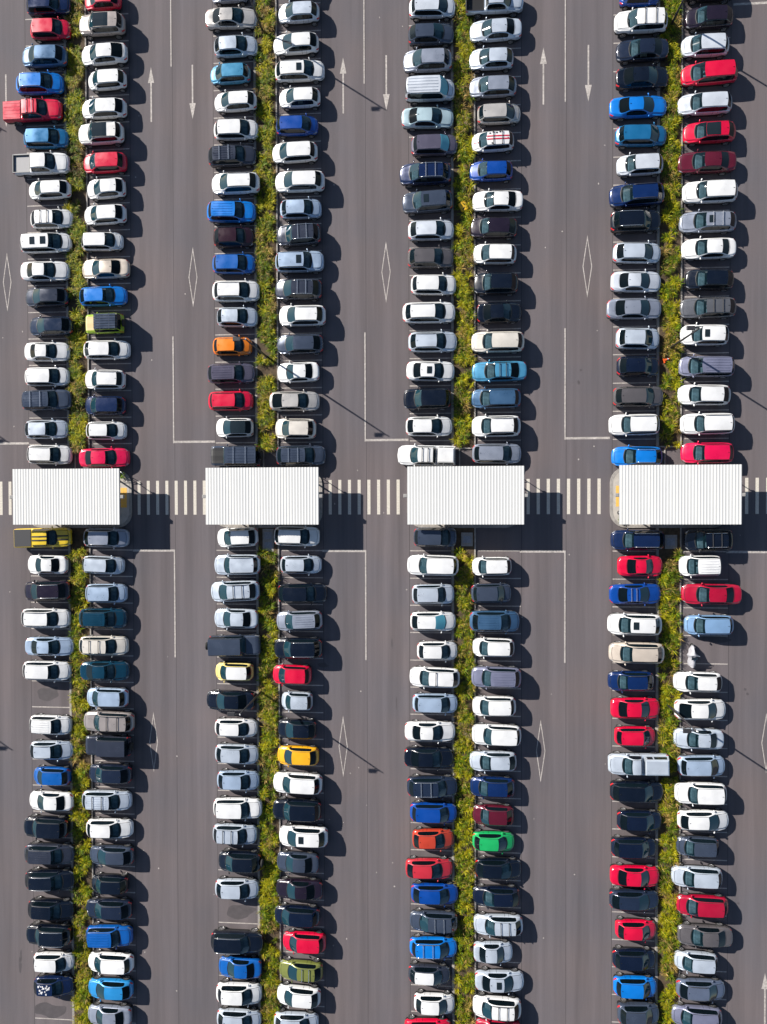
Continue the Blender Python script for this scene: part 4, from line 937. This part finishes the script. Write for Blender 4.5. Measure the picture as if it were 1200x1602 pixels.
B2|U|-6.14|35.94|4.32|1.77|1.50|L|white|hatch|-|white hatchback between silver hatchback and white wagon, fourth column from left, above canopies
B2|U|-5.78|33.50|4.64|1.81|1.49|R|white|wagon|sr|white wagon with sunroof between white hatchback and white hatchback, fourth column from left, above canopies
B2|U|-5.82|31.08|3.92|1.70|1.50|L|white|small|-|white small hatchback between white wagon and royal blue hatchback, fourth column from left, above canopies
B2|U|-6.04|28.56|3.94|1.67|1.54|R|royal|small|-|royal blue small hatchback between white hatchback and white hatchback, fourth column from left, above canopies
B2|U|-6.28|26.19|4.30|1.77|1.50|L|white|hatch|-|white hatchback between royal blue hatchback and white SUV, fourth column from left, above canopies
B2|U|-5.81|23.50|4.68|1.85|1.71|L|white|suv|-|white SUV between white hatchback and silvery blue hatchback, fourth column from left, above canopies
B2|U|-5.75|21.07|3.88|1.75|1.46|R|silverblue|hatch|-|silvery blue hatchback between white SUV and dark grey SUV, fourth column from left, above canopies
B2|U|-5.93|18.72|4.12|1.87|1.67|L|dgrey|suv|K|dark grey SUV with chrome rack between blue hatchback and blue SUV, fourth column above canopies
B2|U|-5.85|16.27|4.56|1.87|1.71|R|silverblue|suv|sr|silvery blue SUV with sunroof between grey SUV and dark grey SUV, fourth column above canopies
B2|U|-5.99|13.79|4.42|1.88|1.65|L|dgrey|suv|xr|dark grey SUV with crossbars between silvery blue SUV and white SUV, fourth column above canopies
B2|U|-5.64|11.40|4.42|1.86|1.68|L|white|suv|r|white SUV with roof rails between grey SUV and slate grey hatchback, fourth column above canopies
B2|U|-5.88|8.84|4.40|1.77|1.49|L|slate|hatch|-|slate grey hatchback between white SUV and white sedan, fourth column from left, above canopies
B2|U|-6.06|6.30|3.99|1.80|1.43|L|white|sedan|-|white sedan between slate grey hatchback and warm silver liftback, fourth column from left, above canopies
B2|U|-6.40|3.67|4.70|1.79|1.48|R|warmsilver|fastback|-|warm silver liftback between white sedan and cream SUV, fourth column from left, above canopies
B2|U|-6.30|1.15|3.88|1.86|1.70|L|champagne|suv|-|cream SUV between warm silver liftback and slate grey wagon, fourth column from left, above canopies
B2|U|-5.83|-1.28|4.69|1.83|1.53|R|slate|wagon|xb|slate grey wagon with crossbars just below cream SUV, fourth column from left, above canopies
B2|L|-6.25|-8.65|4.30|1.81|1.53|R|white|wagon|r|white wagon with roof rails just above silver hatchback, fourth column from left, below canopies
B2|L|-5.87|-11.25|3.91|1.67|1.55|R|silver|small|-|silver small hatchback between white wagon and black wagon, fourth column from left, below canopies
B2|L|-5.76|-13.89|4.62|1.80|1.55|R|black|wagon|-|black wagon between silver hatchback and grey wagon, fourth column from left, below canopies
B2|L|-6.06|-16.38|4.39|1.79|1.54|L|greysilver|wagon|b|grey wagon with ribbed roof between black wagon and black SUV, fourth column below canopies
B2|L|-6.16|-18.90|4.59|1.89|1.69|L|black|suv|r|black SUV with roof rails between grey wagon and red hatchback, fourth column below canopies
B2|L|-6.76|-21.37|3.71|1.77|1.46|L|red|hatch|-|red hatchback between black SUV and silver hatchback, fourth column from left, below canopies
B2|L|-6.31|-23.78|3.00|1.69|1.51|L|silver|small|-|silver small hatchback between red hatchback and black hatchback, fourth column from left, below canopies
B2|L|-6.33|-26.38|3.71|1.78|1.46|L|black|hatch|-|black hatchback between silver hatchback and golden yellow hatchback, fourth column from left, below canopies
B2|L|-6.24|-28.82|3.99|1.75|1.46|L|gold|hatch|-|golden yellow hatchback between black hatchback and white SUV, fourth column from left, below canopies
B2|L|-6.26|-31.32|4.68|1.89|1.66|L|white|suv|-|white SUV between golden yellow hatchback and black SUV, fourth column from left, below canopies
B2|L|-6.34|-33.79|4.63|1.89|1.67|L|black|suv|-|black SUV between white SUV and white SUV, fourth column from left, below canopies
B2|L|-5.75|-36.22|4.67|1.87|1.67|L|white|suv|s|white SUV with sunroof between black SUV and slate grey sedan, fourth column below canopies
B2|L|-6.31|-38.70|4.06|1.81|1.43|L|slate|sedan|-|slate grey sedan between white SUV and plum black sedan, fourth column from left, below canopies
B2|L|-6.19|-41.17|4.51|1.79|1.48|L|purpleblack|sedan|-|plum black sedan between grey sedan and ink black hatchback, fourth column from left, below canopies
B2|L|-6.40|-43.64|4.37|1.75|1.49|L|navyblack|hatch|-|ink black hatchback between plum black sedan and red hatchback, fourth column from left, below canopies
B2|L|-5.73|-46.06|4.14|1.76|1.47|L|red|hatch|-|red hatchback between ink black hatchback and olive green hatchback, fourth column from left, below canopies
B2|L|-6.06|-48.72|4.23|1.74|1.45|L|olive|hatch|x|olive green hatchback with crossbars between red hatchback and white hatchback, fourth column below canopies
B2|L|-6.27|-51.09|4.22|1.79|1.50|L|white|hatch|-|white hatchback between olive green hatchback and silver hatchback, fourth column from left, below canopies
B2|L|-6.50|-53.57|4.26|1.79|1.50|R|silver|hatch|-|silver hatchback just below white hatchback, fourth column from left, below canopies
C1|U|6.20|38.56|4.25|1.79|1.46|R|silverwhite|hatch|-|pale silver hatchback just above slate grey hatchback, fifth column from left, above canopies
C1|U|6.11|36.17|4.20|1.77|1.48|R|slate|hatch|-|slate grey hatchback between pale silver hatchback and grey SUV, fifth column from left, above canopies
C1|U|5.77|33.77|4.45|1.87|1.71|L|greysilver|suv|-|grey SUV between slate grey hatchback and pale silver van, fifth column from left, above canopies
C1|U|5.98|31.14|4.53|1.83|1.99|R|silverwhite|van|bB|pale silver van with blue sunshade between grey SUV and blue sedan, fifth column above canopies
C1|U|5.78|28.78|4.77|1.78|1.46|R|iceblue|sedan|-|ice blue sedan between silver van and mauve grey hatchback, fifth column from left, above canopies
C1|U|6.36|26.35|4.28|1.78|1.49|R|purplegrey|hatch|B|mauve grey hatchback with blue sunshade between blue sedan and blue SUV, fifth column above canopies
C1|U|5.55|23.78|4.75|1.88|1.70|L|navy|suv|xr|navy blue SUV with crossbars between grey hatchback and slate grey SUV, fifth column above canopies
C1|U|5.73|21.29|4.62|1.86|1.71|L|slate|suv|s|slate grey SUV with sunroof between blue SUV and pale silver hatchback, fifth column above canopies
C1|U|6.06|18.78|4.24|1.77|1.49|R|silverwhite|hatch|-|pale silver hatchback between grey SUV and warm grey wagon, fifth column from left, above canopies
C1|U|6.02|16.33|4.24|1.82|1.53|R|warmgrey|wagon|-|warm grey wagon between pale silver hatchback and white wagon, fifth column from left, above canopies
C1|U|6.28|13.91|4.18|1.79|1.50|R|white|wagon|-|white wagon between warm grey wagon and white SUV, fifth column from left, above canopies
C1|U|5.86|11.41|4.85|1.86|1.69|R|white|suv|r|white SUV with roof rails between white wagon and silver wagon, fifth column above canopies
C1|U|6.19|8.81|4.50|1.83|1.54|R|silver|wagon|r|silver wagon with roof rails between white SUV and white sedan, fifth column above canopies
C1|U|5.99|6.20|4.44|1.79|1.44|R|white|sedan|s|white sedan with sunroof between silver wagon and black SUV, fifth column from left, above canopies
C1|U|5.66|3.71|4.37|1.89|1.67|L|black|suv|-|black SUV between white sedan and white hatchback, fifth column from left, above canopies
C1|U|5.85|1.24|4.31|1.77|1.45|R|white|hatch|-|white hatchback between black SUV and white pickup, fifth column from left, above canopies
C1|U|5.59|-1.38|5.30|1.84|1.80|L|white|utecanopy|x|white pickup with tray canopy just below white hatchback, fifth column from left, above canopies
C1|L|6.38|-8.73|3.98|1.81|1.65|R|slate|mpv|-|slate grey minivan just above white SUV, fifth column from left, below canopies
C1|L|6.16|-11.25|4.75|1.86|1.71|L|white|suv|-|white SUV between slate grey minivan and silver wagon, fifth column from left, below canopies
C1|L|6.19|-13.87|3.94|1.81|1.50|R|silver|wagon|-|silver wagon between white SUV and white hatchback, fifth column from left, below canopies
C1|L|6.18|-16.33|4.23|1.75|1.51|R|white|hatch|B|white hatchback with blue sunshade between silver wagon and white hatchback, fifth column below canopies
C1|L|6.55|-18.99|3.77|1.70|1.55|R|white|small|-|white small hatchback between white hatchback and white wagon, fifth column from left, below canopies
C1|L|6.30|-21.40|4.66|1.81|1.51|L|white|wagon|i|white wagon with one crossbar between white hatchback and silvery blue hatchback, fifth column below canopies
C1|L|6.34|-23.76|4.19|1.75|1.47|R|silverblue|hatch|-|silvery blue hatchback between white wagon and white sedan, fifth column from left, below canopies
C1|L|5.89|-26.31|4.70|1.78|1.47|R|white|sedan|-|white sedan between silvery blue hatchback and black sedan, fifth column from left, below canopies
C1|L|5.77|-28.70|4.56|1.82|1.47|R|black|sedan|-|black sedan between white sedan and slate navy SUV, fifth column from left, below canopies
C1|L|6.08|-31.30|4.69|1.85|1.66|R|slatenavy|suv|xr|slate navy SUV with crossbars between black sedan and royal blue hatchback, fifth column below canopies
C1|L|6.18|-33.70|4.38|1.76|1.51|R|royal|hatch|-|royal blue hatchback between navy SUV and orange red hatchback, fifth column from left, below canopies
C1|L|6.14|-36.10|3.86|1.75|1.50|R|orangered|hatch|-|orange red hatchback between blue hatchback and faded red hatchback, fifth column from left, below canopies
C1|L|5.78|-38.82|4.41|1.78|1.48|R|fadedred|hatch|-|faded red hatchback between red hatchback and royal blue hatchback, fifth column from left, below canopies
C1|L|6.27|-41.10|4.41|1.79|1.47|R|royal|hatch|-|royal blue hatchback between red hatchback and slate grey wagon, fifth column from left, below canopies
C1|L|6.17|-43.63|4.47|1.80|1.50|L|slate|wagon|x|slate grey wagon with crossbars between blue hatchback and bright blue hatchback, fifth column below canopies
C1|L|6.15|-46.02|4.44|1.75|1.45|R|bblue|hatch|xr|bright blue hatchback with crossbars between grey wagon and dark grey hatchback, fifth column below canopies
C1|L|5.78|-48.51|3.93|1.67|1.50|R|dgrey|whiteroof|-|dark grey hatchback with white roof between blue hatchback and white hatchback, fifth column below canopies
C1|L|6.23|-51.15|3.80|1.75|1.51|R|white|hatch|-|white hatchback between dark grey hatchback and red hatchback, fifth column from left, below canopies
C1|L|5.63|-53.54|4.37|1.76|1.50|R|red|hatch|-|red hatchback just below white hatchback, fifth column from left, below canopies
C2|U|11.73|38.61|5.17|1.87|1.82|R|silver|utedouble|-|silver pickup with open tray just above silver sedan, sixth column from left, above canopies
C2|U|11.80|36.23|4.69|1.81|1.48|L|silver|sedan|-|silver sedan between silver pickup and silver hatchback, sixth column from left, above canopies
C2|U|11.42|33.72|4.00|1.79|1.49|L|silver|hatch|-|silver hatchback between silver sedan and grey hatchback, sixth column from left, above canopies
C2|U|11.56|31.27|4.28|1.77|1.49|L|greysilver|hatch|-|grey hatchback between silver hatchback and warm silver hatchback, sixth column from left, above canopies
C2|U|12.11|28.84|3.96|1.69|1.52|R|warmsilver|small|-|warm silver small hatchback between grey hatchback and white hatchback, sixth column from left, above canopies
C2|U|11.55|26.43|3.84|1.68|1.50|L|white|striped|x|white small hatchback with red stripes between silver hatchback and blue hatchback, sixth column above canopies
C2|U|11.40|23.85|3.92|1.70|1.52|L|royal|small|-|royal blue small hatchback between white hatchback and white sedan, sixth column from left, above canopies
C2|U|11.97|21.19|4.57|1.78|1.43|L|white|sedan|-|white sedan between royal blue hatchback and plum black hatchback, sixth column from left, above canopies
C2|U|11.63|18.85|4.24|1.79|1.47|L|purpleblack|hatch|-|plum black hatchback between white sedan and white hatchback, sixth column from left, above canopies
C2|U|11.73|16.51|3.92|1.76|1.49|L|white|hatch|-|white hatchback between plum black hatchback and black SUV, sixth column from left, above canopies
C2|U|11.80|13.87|4.01|1.89|1.67|L|black|suv|-|black SUV between white hatchback and black sedan, sixth column from left, above canopies
C2|U|12.11|11.29|4.07|1.79|1.45|R|black|sedan|-|black sedan between black SUV and cream SUV, sixth column from left, above canopies
C2|U|11.96|8.67|4.81|1.84|1.71|L|champagne|suv|-|cream SUV between black sedan and light blue sedan, sixth column from left, above canopies
C2|U|12.10|6.08|4.98|1.77|1.48|L|lightblue|sedan|x|light blue sedan with crossbars between cream SUV and steel blue hatchback, sixth column above canopies
C2|U|11.83|3.69|4.51|1.75|1.46|L|steelblue|hatch|-|steel blue hatchback between light blue sedan and white SUV, sixth column from left, above canopies
C2|U|11.82|1.19|4.42|1.89|1.70|L|white|suv|r|white SUV with roof rails between steel blue hatchback and grey wagon, sixth column above canopies
C2|U|11.89|-1.25|4.50|1.79|1.52|R|greysilver|wagon|-|grey wagon just below white SUV, sixth column from left, above canopies
C2|L|11.43|-11.33|3.61|1.68|1.53|L|white|small|-|white small hatchback just above slate grey hatchback, sixth column from left, below canopies
C2|L|11.39|-13.74|3.70|1.75|1.50|R|slate|hatch|-|slate grey hatchback between white hatchback and steel blue SUV, sixth column from left, below canopies
C2|L|11.68|-16.25|4.58|1.90|1.69|R|steelblue|suv|b|steel blue SUV with ribbed roof between grey hatchback and white hatchback, sixth column below canopies
C2|L|11.58|-18.62|3.83|1.70|1.55|L|white|small|-|white small hatchback between blue SUV and lavender grey SUV, sixth column from left, below canopies
C2|L|11.81|-21.27|4.56|1.86|1.70|L|lavender|suv|b|lavender grey SUV with ribbed roof between white hatchback and white hatchback, sixth column below canopies
C2|L|11.64|-23.92|3.99|1.79|1.49|L|white|hatch|-|white hatchback between lavender grey SUV and white SUV, sixth column from left, below canopies
C2|L|11.83|-26.47|4.51|1.85|1.69|L|white|suv|-|white SUV between white hatchback and silver hatchback, sixth column from left, below canopies
C2|L|11.53|-28.88|4.31|1.79|1.47|L|silver|hatch|-|silver hatchback between white SUV and deep blue hatchback, sixth column from left, below canopies
C2|L|11.47|-31.21|4.09|1.78|1.50|L|navyblue|hatch|-|deep blue hatchback between silver hatchback and maroon hatchback, sixth column from left, below canopies
C2|L|11.54|-33.76|3.77|1.78|1.45|L|maroon|hatch|-|maroon hatchback between deep blue hatchback and bright green hatchback, sixth column from left, below canopies
C2|L|11.57|-36.14|3.89|1.69|1.51|R|green|small|-|bright green small hatchback between maroon hatchback and black hatchback, sixth column from left, below canopies
C2|L|12.01|-38.59|4.27|1.79|1.49|R|black|hatch|-|black hatchback between bright green hatchback and ink black hatchback, sixth column from left, below canopies
C2|L|11.79|-41.13|4.33|1.76|1.50|L|navyblack|hatch|-|ink black hatchback between black hatchback and silver wagon, sixth column from left, below canopies
C2|L|11.99|-43.70|4.52|1.81|1.51|L|silver|wagon|x|silver wagon with crossbars between ink black hatchback and silver sedan, sixth column below canopies
C2|L|11.54|-46.20|3.61|1.82|1.47|R|silver|sedan|-|silver sedan between silver wagon and silver sedan, sixth column from left, below canopies
C2|L|12.11|-48.81|4.53|1.82|1.47|R|silver|sedan|s|silver sedan with sunroof between silver sedan and white SUV, sixth column from left, below canopies
C2|L|11.86|-51.16|4.45|1.88|1.69|L|white|suv|xr|white SUV with crossbars between silver sedan and crimson hatchback, sixth column from left, below canopies
C2|L|11.96|-53.25|4.13|1.78|1.48|L|crimson|hatch|-|crimson hatchback just below white SUV, sixth column from left, below canopies
D1|U|24.28|38.62|3.55|1.80|1.47|R|royal|hatch|-|royal blue hatchback just above white SUV, seventh column from left, above canopies
D1|U|24.34|36.25|4.64|1.85|1.69|L|white|suv|x|white SUV with crossbars between royal blue hatchback and charcoal sedan, seventh column above canopies
D1|U|24.50|33.86|4.53|1.80|1.45|L|charcoal|sedan|-|charcoal sedan between white SUV and black sedan, seventh column from left, above canopies
D1|U|24.53|31.47|4.72|1.81|1.44|R|black|sedan|-|black sedan between charcoal sedan and bright blue sedan, seventh column from left, above canopies
D1|U|24.18|28.95|5.11|1.78|1.43|R|bblue|sedan|-|bright blue sedan between black sedan and mid blue hatchback, seventh column from left, above canopies
D1|U|24.42|26.43|4.56|1.78|1.50|R|midblue|hatch|-|mid blue hatchback between blue sedan and pale silver hatchback, seventh column from left, above canopies
D1|U|24.33|23.92|4.07|1.78|1.46|L|silverwhite|hatch|-|pale silver hatchback between blue hatchback and deep blue SUV, seventh column from left, above canopies
D1|U|24.03|21.26|4.79|1.90|1.70|L|navyblue|suv|r|deep blue SUV with roof rails between silver hatchback and black SUV, seventh column above canopies
D1|U|23.96|18.98|4.43|1.87|1.65|R|black|suv|r|black SUV with roof rails between deep blue SUV and silver hatchback, seventh column above canopies
D1|U|24.10|16.23|4.25|1.79|1.49|R|silver|hatch|-|silver hatchback between black SUV and pale silver sedan, seventh column from left, above canopies
D1|U|24.02|13.73|4.48|1.81|1.42|R|silverwhite|sedan|-|pale silver sedan between silver hatchback and grey sedan, seventh column from left, above canopies
D1|U|23.87|11.37|4.88|1.81|1.42|R|greysilver|sedan|-|grey sedan between pale silver sedan and silver SUV, seventh column from left, above canopies
D1|U|24.15|8.72|3.85|1.87|1.66|R|silver|suv|-|silver SUV between grey sedan and ink black hatchback, seventh column from left, above canopies
D1|U|24.20|6.32|3.76|1.76|1.50|R|navyblack|hatch|-|ink black hatchback between silver SUV and warm grey wagon, seventh column from left, above canopies
D1|U|24.23|3.67|4.49|1.81|1.54|R|warmgrey|wagon|-|warm grey wagon between ink black hatchback and white SUV, seventh column from left, above canopies
D1|U|23.84|1.19|4.44|1.86|1.67|L|white|suv|r|white SUV with roof rails between grey wagon and bright blue hatchback, seventh column above canopies
D1|U|24.12|-1.60|4.43|1.78|1.45|L|bblue|hatch|r|bright blue hatchback with roof rails just below white SUV, seventh column from left, above canopies
D1|L|24.19|-8.95|4.70|1.80|1.55|L|navy|wagon|r|navy blue wagon with roof rails just above red coupe, seventh column from left, below canopies
D1|L|24.44|-11.26|4.08|1.83|1.38|R|red|coupe|-|red coupe between navy blue wagon and royal blue sedan, seventh column from left, below canopies
D1|L|24.01|-13.73|4.64|1.79|1.46|R|royal|sedan|xc|royal blue sedan with crossbars between red coupe and white SUV, seventh column below canopies
D1|L|23.93|-16.41|4.76|1.89|1.69|L|white|suv|s|white SUV with sunroof between royal blue sedan and champagne SUV, seventh column below canopies
D1|L|24.10|-18.94|4.87|1.87|1.66|L|beige|suv|r|champagne SUV with roof rails between white SUV and deep blue hatchback, seventh column below canopies
D1|L|23.64|-21.45|4.04|1.74|1.50|L|navyblue|hatch|r|deep blue hatchback with roof rails between champagne SUV and red sedan, seventh column below canopies
D1|L|24.04|-23.86|4.41|1.82|1.44|R|red|sedan|-|red sedan between deep blue hatchback and red hatchback, seventh column from left, below canopies
D1|L|24.02|-26.35|3.68|1.69|1.51|R|red|small|-|red small hatchback between red sedan and silver pickup, seventh column from left, below canopies
D1|L|24.20|-28.79|5.27|1.87|1.82|L|silver|utesingle|-|silver pickup with windowed canopy between red hatchback and black wagon, seventh column below canopies
D1|L|24.18|-31.28|4.77|1.79|1.53|R|black|wagon|-|black wagon between silver pickup and ink black hatchback, seventh column from left, below canopies
D1|L|24.42|-33.87|4.02|1.76|1.48|R|navyblack|hatch|-|ink black hatchback between black wagon and ink black hatchback, seventh column from left, below canopies
D1|L|23.94|-36.29|4.06|1.75|1.47|R|navyblack|hatch|-|ink black hatchback between ink black hatchback and red sedan, seventh column from left, below canopies
D1|L|24.03|-38.82|4.45|1.79|1.47|R|red|sedan|-|red sedan between ink black hatchback and slate navy hatchback, seventh column from left, below canopies
D1|L|23.99|-40.96|4.47|1.75|1.50|R|slatenavy|hatch|-|slate navy hatchback between red sedan and red hatchback, seventh column from left, below canopies
D1|L|24.12|-43.60|3.70|1.66|1.55|R|red|small|-|red small hatchback between navy hatchback and ink black hatchback, seventh column from left, below canopies
D1|L|23.99|-46.28|3.90|1.75|1.46|R|navyblack|hatch|-|ink black hatchback between red hatchback and bright blue hatchback, seventh column from left, below canopies
D1|L|24.08|-48.73|3.90|1.75|1.51|R|bblue|hatch|-|bright blue hatchback between black hatchback and slate grey SUV, seventh column from left, below canopies
D1|L|24.33|-51.08|3.76|1.88|1.71|R|slate|suv|-|slate grey SUV just below bright blue hatchback, seventh column from left, below canopies
D2|U|30.21|38.80|4.30|1.87|1.65|L|black|suv|-|black SUV just above plum black hatchback, eighth column from left, above canopies
D2|U|30.16|36.36|4.09|1.76|1.48|L|purpleblack|hatch|-|plum black hatchback between black SUV and pale silver hatchback, eighth column from left, above canopies
D2|U|29.85|33.97|4.10|1.80|1.46|L|silverwhite|hatch|-|pale silver hatchback between plum black hatchback and red minivan, eighth column from left, above canopies
D2|U|30.17|31.50|4.83|1.79|1.66|L|red|mpv|-|red minivan between pale silver hatchback and pale silver wagon, eighth column from left, above canopies
D2|U|29.83|28.95|4.61|1.78|1.55|L|silverwhite|wagon|-|pale silver wagon between red minivan and red hatchback, eighth column from left, above canopies
D2|U|30.22|26.48|4.48|1.76|1.48|L|red|hatch|p|red hatchback with glass roof between pale silver wagon and maroon sedan, eighth column above canopies
D2|U|30.01|23.91|5.00|1.81|1.47|L|maroon|sedan|-|maroon sedan between red hatchback and white SUV, eighth column from left, above canopies
D2|U|30.23|21.29|4.72|1.85|1.70|L|white|suv|-|white SUV between maroon sedan and grey wagon, eighth column from left, above canopies
D2|U|30.11|18.75|4.89|1.78|1.53|L|greysilver|wagon|sx|grey wagon with sunroof between white SUV and white sedan, eighth column from left, above canopies
D2|U|30.20|16.44|4.62|1.77|1.47|L|white|sedan|-|white sedan between grey wagon and black hatchback, eighth column from left, above canopies
D2|U|30.27|13.77|4.17|1.75|1.46|L|black|hatch|-|black hatchback between white sedan and mid grey wagon, eighth column from left, above canopies
D2|U|30.16|11.30|4.80|1.77|1.51|L|grey|wagon|x|mid grey wagon with crossbars between black hatchback and white wagon, eighth column above canopies
D2|U|29.87|8.95|4.14|1.79|1.55|L|white|wagon|s|white wagon with sunroof between mid grey wagon and lavender grey minivan, eighth column above canopies
D2|U|30.04|6.20|4.80|1.81|1.63|L|lavender|mpv|b|lavender grey minivan with ribbed roof between white wagon and white hatchback, eighth column above canopies
D2|U|29.86|3.74|4.56|1.80|1.46|L|white|hatch|-|white hatchback between lavender grey minivan and white SUV, eighth column from left, above canopies
D2|U|30.09|1.20|4.67|1.85|1.71|L|white|suv|r|white SUV with roof rails between white hatchback and cerise red wagon, eighth column above canopies
D2|U|30.14|-1.33|4.52|1.82|1.53|L|cerise|wagon|-|cerise red wagon just below white SUV, eighth column from left, above canopies
D2|L|30.24|-8.94|4.19|1.90|1.65|L|black|suv|xr|black SUV with crossbars just above white minivan, eighth column from left, below canopies
D2|L|29.57|-11.21|3.64|1.82|1.65|L|white|mpv|b|white minivan with ribbed roof between black SUV and crimson sedan, eighth column below canopies
D2|L|30.53|-13.70|5.17|1.81|1.47|L|crimson|sedan|-|crimson sedan between white minivan and pale blue hatchback, eighth column from left, below canopies
D2|L|30.34|-16.41|4.27|1.75|1.46|L|paleblue|hatch|-|pale blue hatchback beside empty bay, below crimson sedan, eighth column from left, below canopies
D2|L|29.40|-21.44|4.19|1.75|1.48|L|white|hatch|-|white hatchback beside empty bay, above white liftback, eighth column from left, below canopies
D2|L|29.63|-23.86|4.56|1.80|1.46|R|white|fastback|-|white liftback between white hatchback and silver sedan, eighth column from left, below canopies
D2|L|29.48|-26.45|4.32|1.79|1.46|L|silver|sedan|-|silver sedan between white liftback and silvery blue hatchback, eighth column from left, below canopies
D2|L|29.74|-28.83|4.22|1.79|1.50|R|silverblue|hatch|-|silvery blue hatchback between silver sedan and white SUV, eighth column from left, below canopies
D2|L|29.63|-31.23|4.51|1.84|1.66|L|white|suv|-|white SUV between silvery blue hatchback and white hatchback, eighth column from left, below canopies
D2|L|29.93|-33.66|4.57|1.76|1.46|R|white|hatch|-|white hatchback between white SUV and slate grey hatchback, eighth column from left, below canopies
D2|L|29.44|-35.99|3.73|1.68|1.50|L|slate|small|-|slate grey small hatchback between white hatchback and silver wagon, eighth column from left, below canopies
D2|L|29.38|-38.70|4.41|1.81|1.51|L|silver|wagon|-|silver wagon between slate grey hatchback and crimson hatchback, eighth column from left, below canopies
D2|L|29.85|-41.24|4.53|1.76|1.49|L|crimson|hatch|-|crimson hatchback between silver wagon and warm grey sedan, eighth column from left, below canopies
D2|L|30.07|-43.91|4.80|1.82|1.43|L|warmgrey|sedan|-|warm grey sedan between crimson hatchback and silver hatchback, eighth column from left, below canopies
D2|L|29.33|-46.22|3.79|1.67|1.55|L|silver|small|-|silver small hatchback between grey sedan and blue grey hatchback, eighth column from left, below canopies
D2|L|29.76|-48.70|4.37|1.75|1.45|R|bluegrey|hatch|r|blue grey hatchback with roof rails between silver hatchback and grey hatchback, eighth column below canopies
D2|L|29.40|-51.12|4.46|1.75|1.50|L|lavender|hatch|-|lavender grey hatchback just below blue grey hatchback, eighth column from left, below canopies"""
for k, row in enumerate(DATA.strip().split('\n')): car(row, k)
